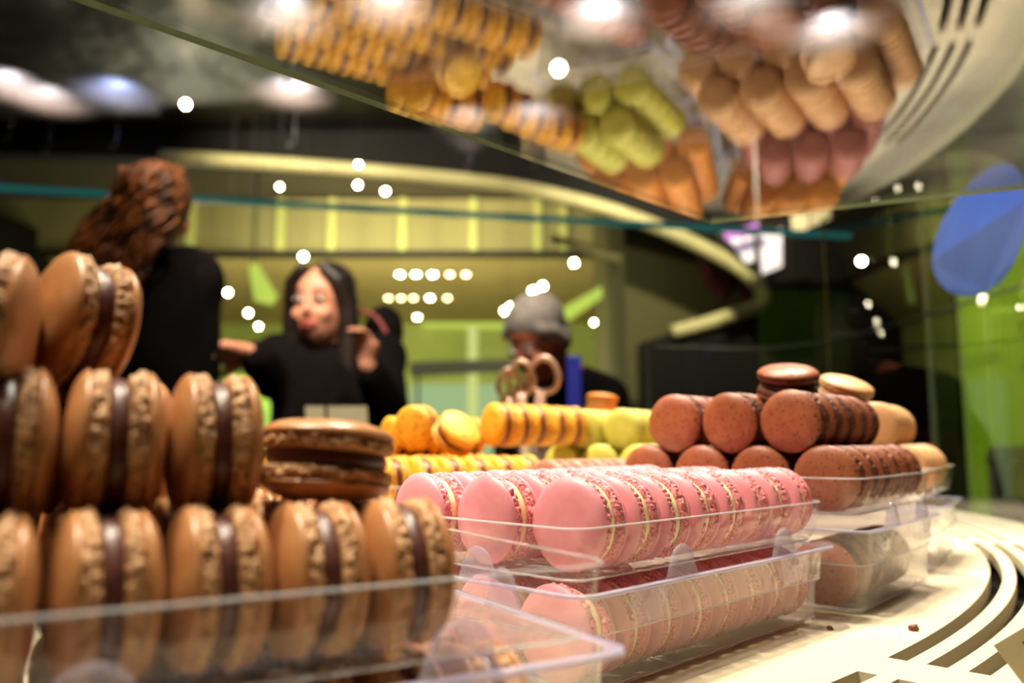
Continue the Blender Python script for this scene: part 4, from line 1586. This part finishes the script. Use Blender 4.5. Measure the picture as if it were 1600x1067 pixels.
b.build('body', M_skin, K, 0.010, 4)
coat = Blob()
coat.cap(nk + Vector((0, 0, -0.02)), 0.075, nk + Vector((0, 0, -0.08)), 0.11)
coat.chain([s_l, nk + Vector((0, 0, -0.07)), s_r], [0.08, 0.10, 0.085])
coat.chain([kl(215, 500), Vector((0.0, 0, 1.05)), Vector((0, 0, 0.5))], [0.17, 0.19, 0.21])
coat.cap(s_l, 0.09, kl(200, 540), 0.16).cap(s_r, 0.10, kl(230, 540), 0.16)
coat.chain([s_l, kl(85, 640, 2.1), kl(114, 640, 2.0)], [0.08, 0.062, 0.05])
coat.chain([s_r, kl(302, 540, 2.15), kl(306, 620, 2.16), kl(292, 646, 2.25)], [0.085, 0.072, 0.062, 0.05])
for sx in (-0.1, 0.1):
    coat.cap(Vector((sx, 0, 0.9)), 0.1, Vector((sx, 0, 0.12)), 0.06)
coat.build('coat', M_black, K, 0.014, 6, label='black coat')
hair = Blob()
hair.ell(L(0, 0.02, 0.05), (0.092, 0.108, 0.098), kq)
hair.ell(kl(230, 335, 2.11), (0.084, 0.07, 0.10))
hr = random.Random(5)
locks = [((225, 315), (175, 365), (128, 428), 0.055), ((215, 320), (165, 390), (150, 450), 0.06), ((235, 330), (200, 400), (190, 455), 0.058), ((246, 330), (226, 380), (205, 430), 0.045),
         ((205, 318), (155, 362), (120, 412), 0.048), ((190, 330), (140, 390), (112, 440), 0.045)]
for p0_, p1_, p2_, r_ in locks:
    hair.chain([kl(p0_[0], p0_[1], 2.09), kl(p1_[0], p1_[1], 2.06), kl(p2_[0], p2_[1], 2.06)], [r_, r_ * 1.1, r_ * 0.75])
    for k in range(7):                         # loose curls along the lock
        t = hr.random()
        u_ = p0_[0] + (p2_[0] - p0_[0]) * t + hr.uniform(-16, 16)
        v_ = p0_[1] + (p2_[1] - p0_[1]) * t + hr.uniform(-14, 14)
        hair.ell(kl(u_, v_, 2.05 + hr.uniform(-0.02, 0.02)), (hr.uniform(0.014, 0.026),) * 3)
ho = hair.build('hair', M_hairB, K, 0.012, 10, label='long curly auburn hair')
bm = bmesh.new()                               # curls: thin waving strands over the hair mass
for k in range(260):
    t0 = hr.random()
    a0_ = hr.uniform(0, 6.28)
    u0_, v0_ = hr.uniform(190, 284), hr.uniform(256, 345)
    lk = hr.choice(locks)
    du, dv_ = hr.uniform(-22, 22), hr.uniform(-18, 18)
    ph_, fr_, am_ = hr.uniform(0, 6.28), hr.uniform(10, 18), hr.uniform(0.006, 0.013)
    pts_ = []
    for q_ in range(20):
        t = q_ / 19
        uu = u0_ * (1 - t) ** 2 + 2 * (lk[1][0] + du) * t * (1 - t) + (lk[2][0] + du) * t * t
        vv = v0_ * (1 - t) ** 2 + 2 * (lk[1][1] + dv_ - 20) * t * (1 - t) + (lk[2][1] + dv_) * t * t
        cx_ = (uu - 236) / 55.0
        dep = 1.985 - 0.012 * math.sin(t * 3) + 0.05 * min(cx_ * cx_, 1.2) * (1 - t) + hr.uniform(-0.002, 0.002) + 0.02 * math.cos(a0_)
        pts_.append(kl(uu, vv, dep) + Vector((am_ * math.sin(fr_ * t + ph_), am_ * math.cos(fr_ * t + ph_), am_ * 0.6 * math.sin(fr_ * t + ph_ + 1))))
    add_tube(bm, pts_, [0.0045 * (1 - 0.5 * q_ / 19) for q_ in range(20)], n=5)
so = obj('curls', bm, mat('auburn_curls', (44, 23, 11), (156, 92, 44), rough=0.45, scale=26, detail=4, lo=0.36, hi=0.68), ho, smooth=True)
so['kind'] = 'stuff'
face_parts(K, L, kq, 1.05, M_hairB, M_lipm)

# --- grey haired man bending forward
gf = P(900, 620, 2.5)
G = empty('person', (gf.x, gf.y, 0))
tag(G, 'person with short grey hair in a black jacket bending over the counter', 'person')


def gl_(u, v, D=2.5):
    return P(u, v, D) - Vector((gf.x, gf.y, 0))


gq_ = Q(rz=-40, rx=32)
gc_ = gl_(838, 536, 2.42)
b = Blob()
L = head_on(b, gc_, 1.0, gq_)
gn = gl_(878, 590, 2.50)
b.cap(L(0, 0.02, -0.05), 0.056, gn, 0.062)
g_l, g_r = gl_(820, 640, 2.45), gl_(945, 625, 2.62)
b.chain([g_l, gn, g_r], [0.055, 0.07, 0.055])
b.cap(gl_(895, 660, 2.58), 0.13, Vector((0.08, 0.20, 0.92)), 0.14)
b.chain([g_l, gl_(800, 720, 2.36), gl_(790, 745, 2.22)], [0.05, 0.042, 0.03])
b.chain([g_r, gl_(965, 740, 2.5), gl_(900, 760, 2.3)], [0.05, 0.042, 0.03])
hand(b, gl_(790, 745, 2.22), (-0.3, -0.8, -0.2), (0, 0, -1), 1.0, 0.5, 1)
hand(b, gl_(900, 760, 2.3), (-0.4, -0.8, -0.1), (0, 0, -1), 1.0, 0.5, -1)
for sx in (0.0, 0.19):
    b.chain([Vector((sx, 0.20, 0.92)), Vector((sx, 0.14, 0.5)), Vector((sx, 0.18, 0.09))], [0.095, 0.065, 0.05])
    b.cap(Vector((sx, 0.2, 0.04)), 0.042, Vector((sx, 0.02, 0.035)), 0.037)
b.build('body', M_skinr, G, 0.009, 4)
coat = Blob()
coat.cap(gn + Vector((0.02, 0.02, -0.03)), 0.085, gl_(890, 640, 2.55), 0.13)
coat.chain([g_l, gn + Vector((0.01, 0.02, -0.04)), g_r], [0.078, 0.10, 0.085])
coat.chain([gl_(898, 665, 2.58), Vector((0.08, 0.2, 0.98)), Vector((0.08, 0.2, 0.62))], [0.175, 0.19, 0.19])
coat.chain([g_l, gl_(800, 720, 2.36), gl_(792, 742, 2.25)], [0.078, 0.062, 0.048])
coat.chain([g_r, gl_(965, 740, 2.5), gl_(905, 758, 2.33)], [0.085, 0.065, 0.05])
for sx in (0.0, 0.19):
    coat.cap(Vector((sx, 0.2, 0.9)), 0.105, Vector((sx, 0.17, 0.12)), 0.062)
coat.build('jacket', M_black, G, 0.014, 6, label='black jacket')
hair = Blob()
hair.ell(L(0, 0.028, 0.060), (0.086, 0.100, 0.082), gq_)
hair.ell(L(0, 0.058, -0.005), (0.080, 0.058, 0.075), gq_)
for sx in (-1, 1):
    hair.chain([L(0.064 * sx, -0.03, 0.05), L(0.076 * sx, 0.0, 0.03), L(0.074 * sx, 0.035, -0.02)], [0.022, 0.022, 0.022])
hair.build('hair', M_hairG, G, 0.010, 3, label='short thick grey hair')
face_parts(G, L, gq_, 1.0, M_hairG, M_lipm)
bm = bmesh.new()
s0_, s1_ = gl_(897, 556, 2.33), gl_(900, 700, 2.33)
add_box(bm, (-0.020, -0.006, s1_.z), (0.020, 0.006, s0_.z), Matrix.Translation((s0_.x, s0_.y, 0)))
bmesh.ops.bevel(bm, geom=list(bm.edges), offset=0.004, segments=2, affect='EDGES', profile=0.5)
obj('blue_strap', bm, M_bluest, G, label='bright blue bag strap')
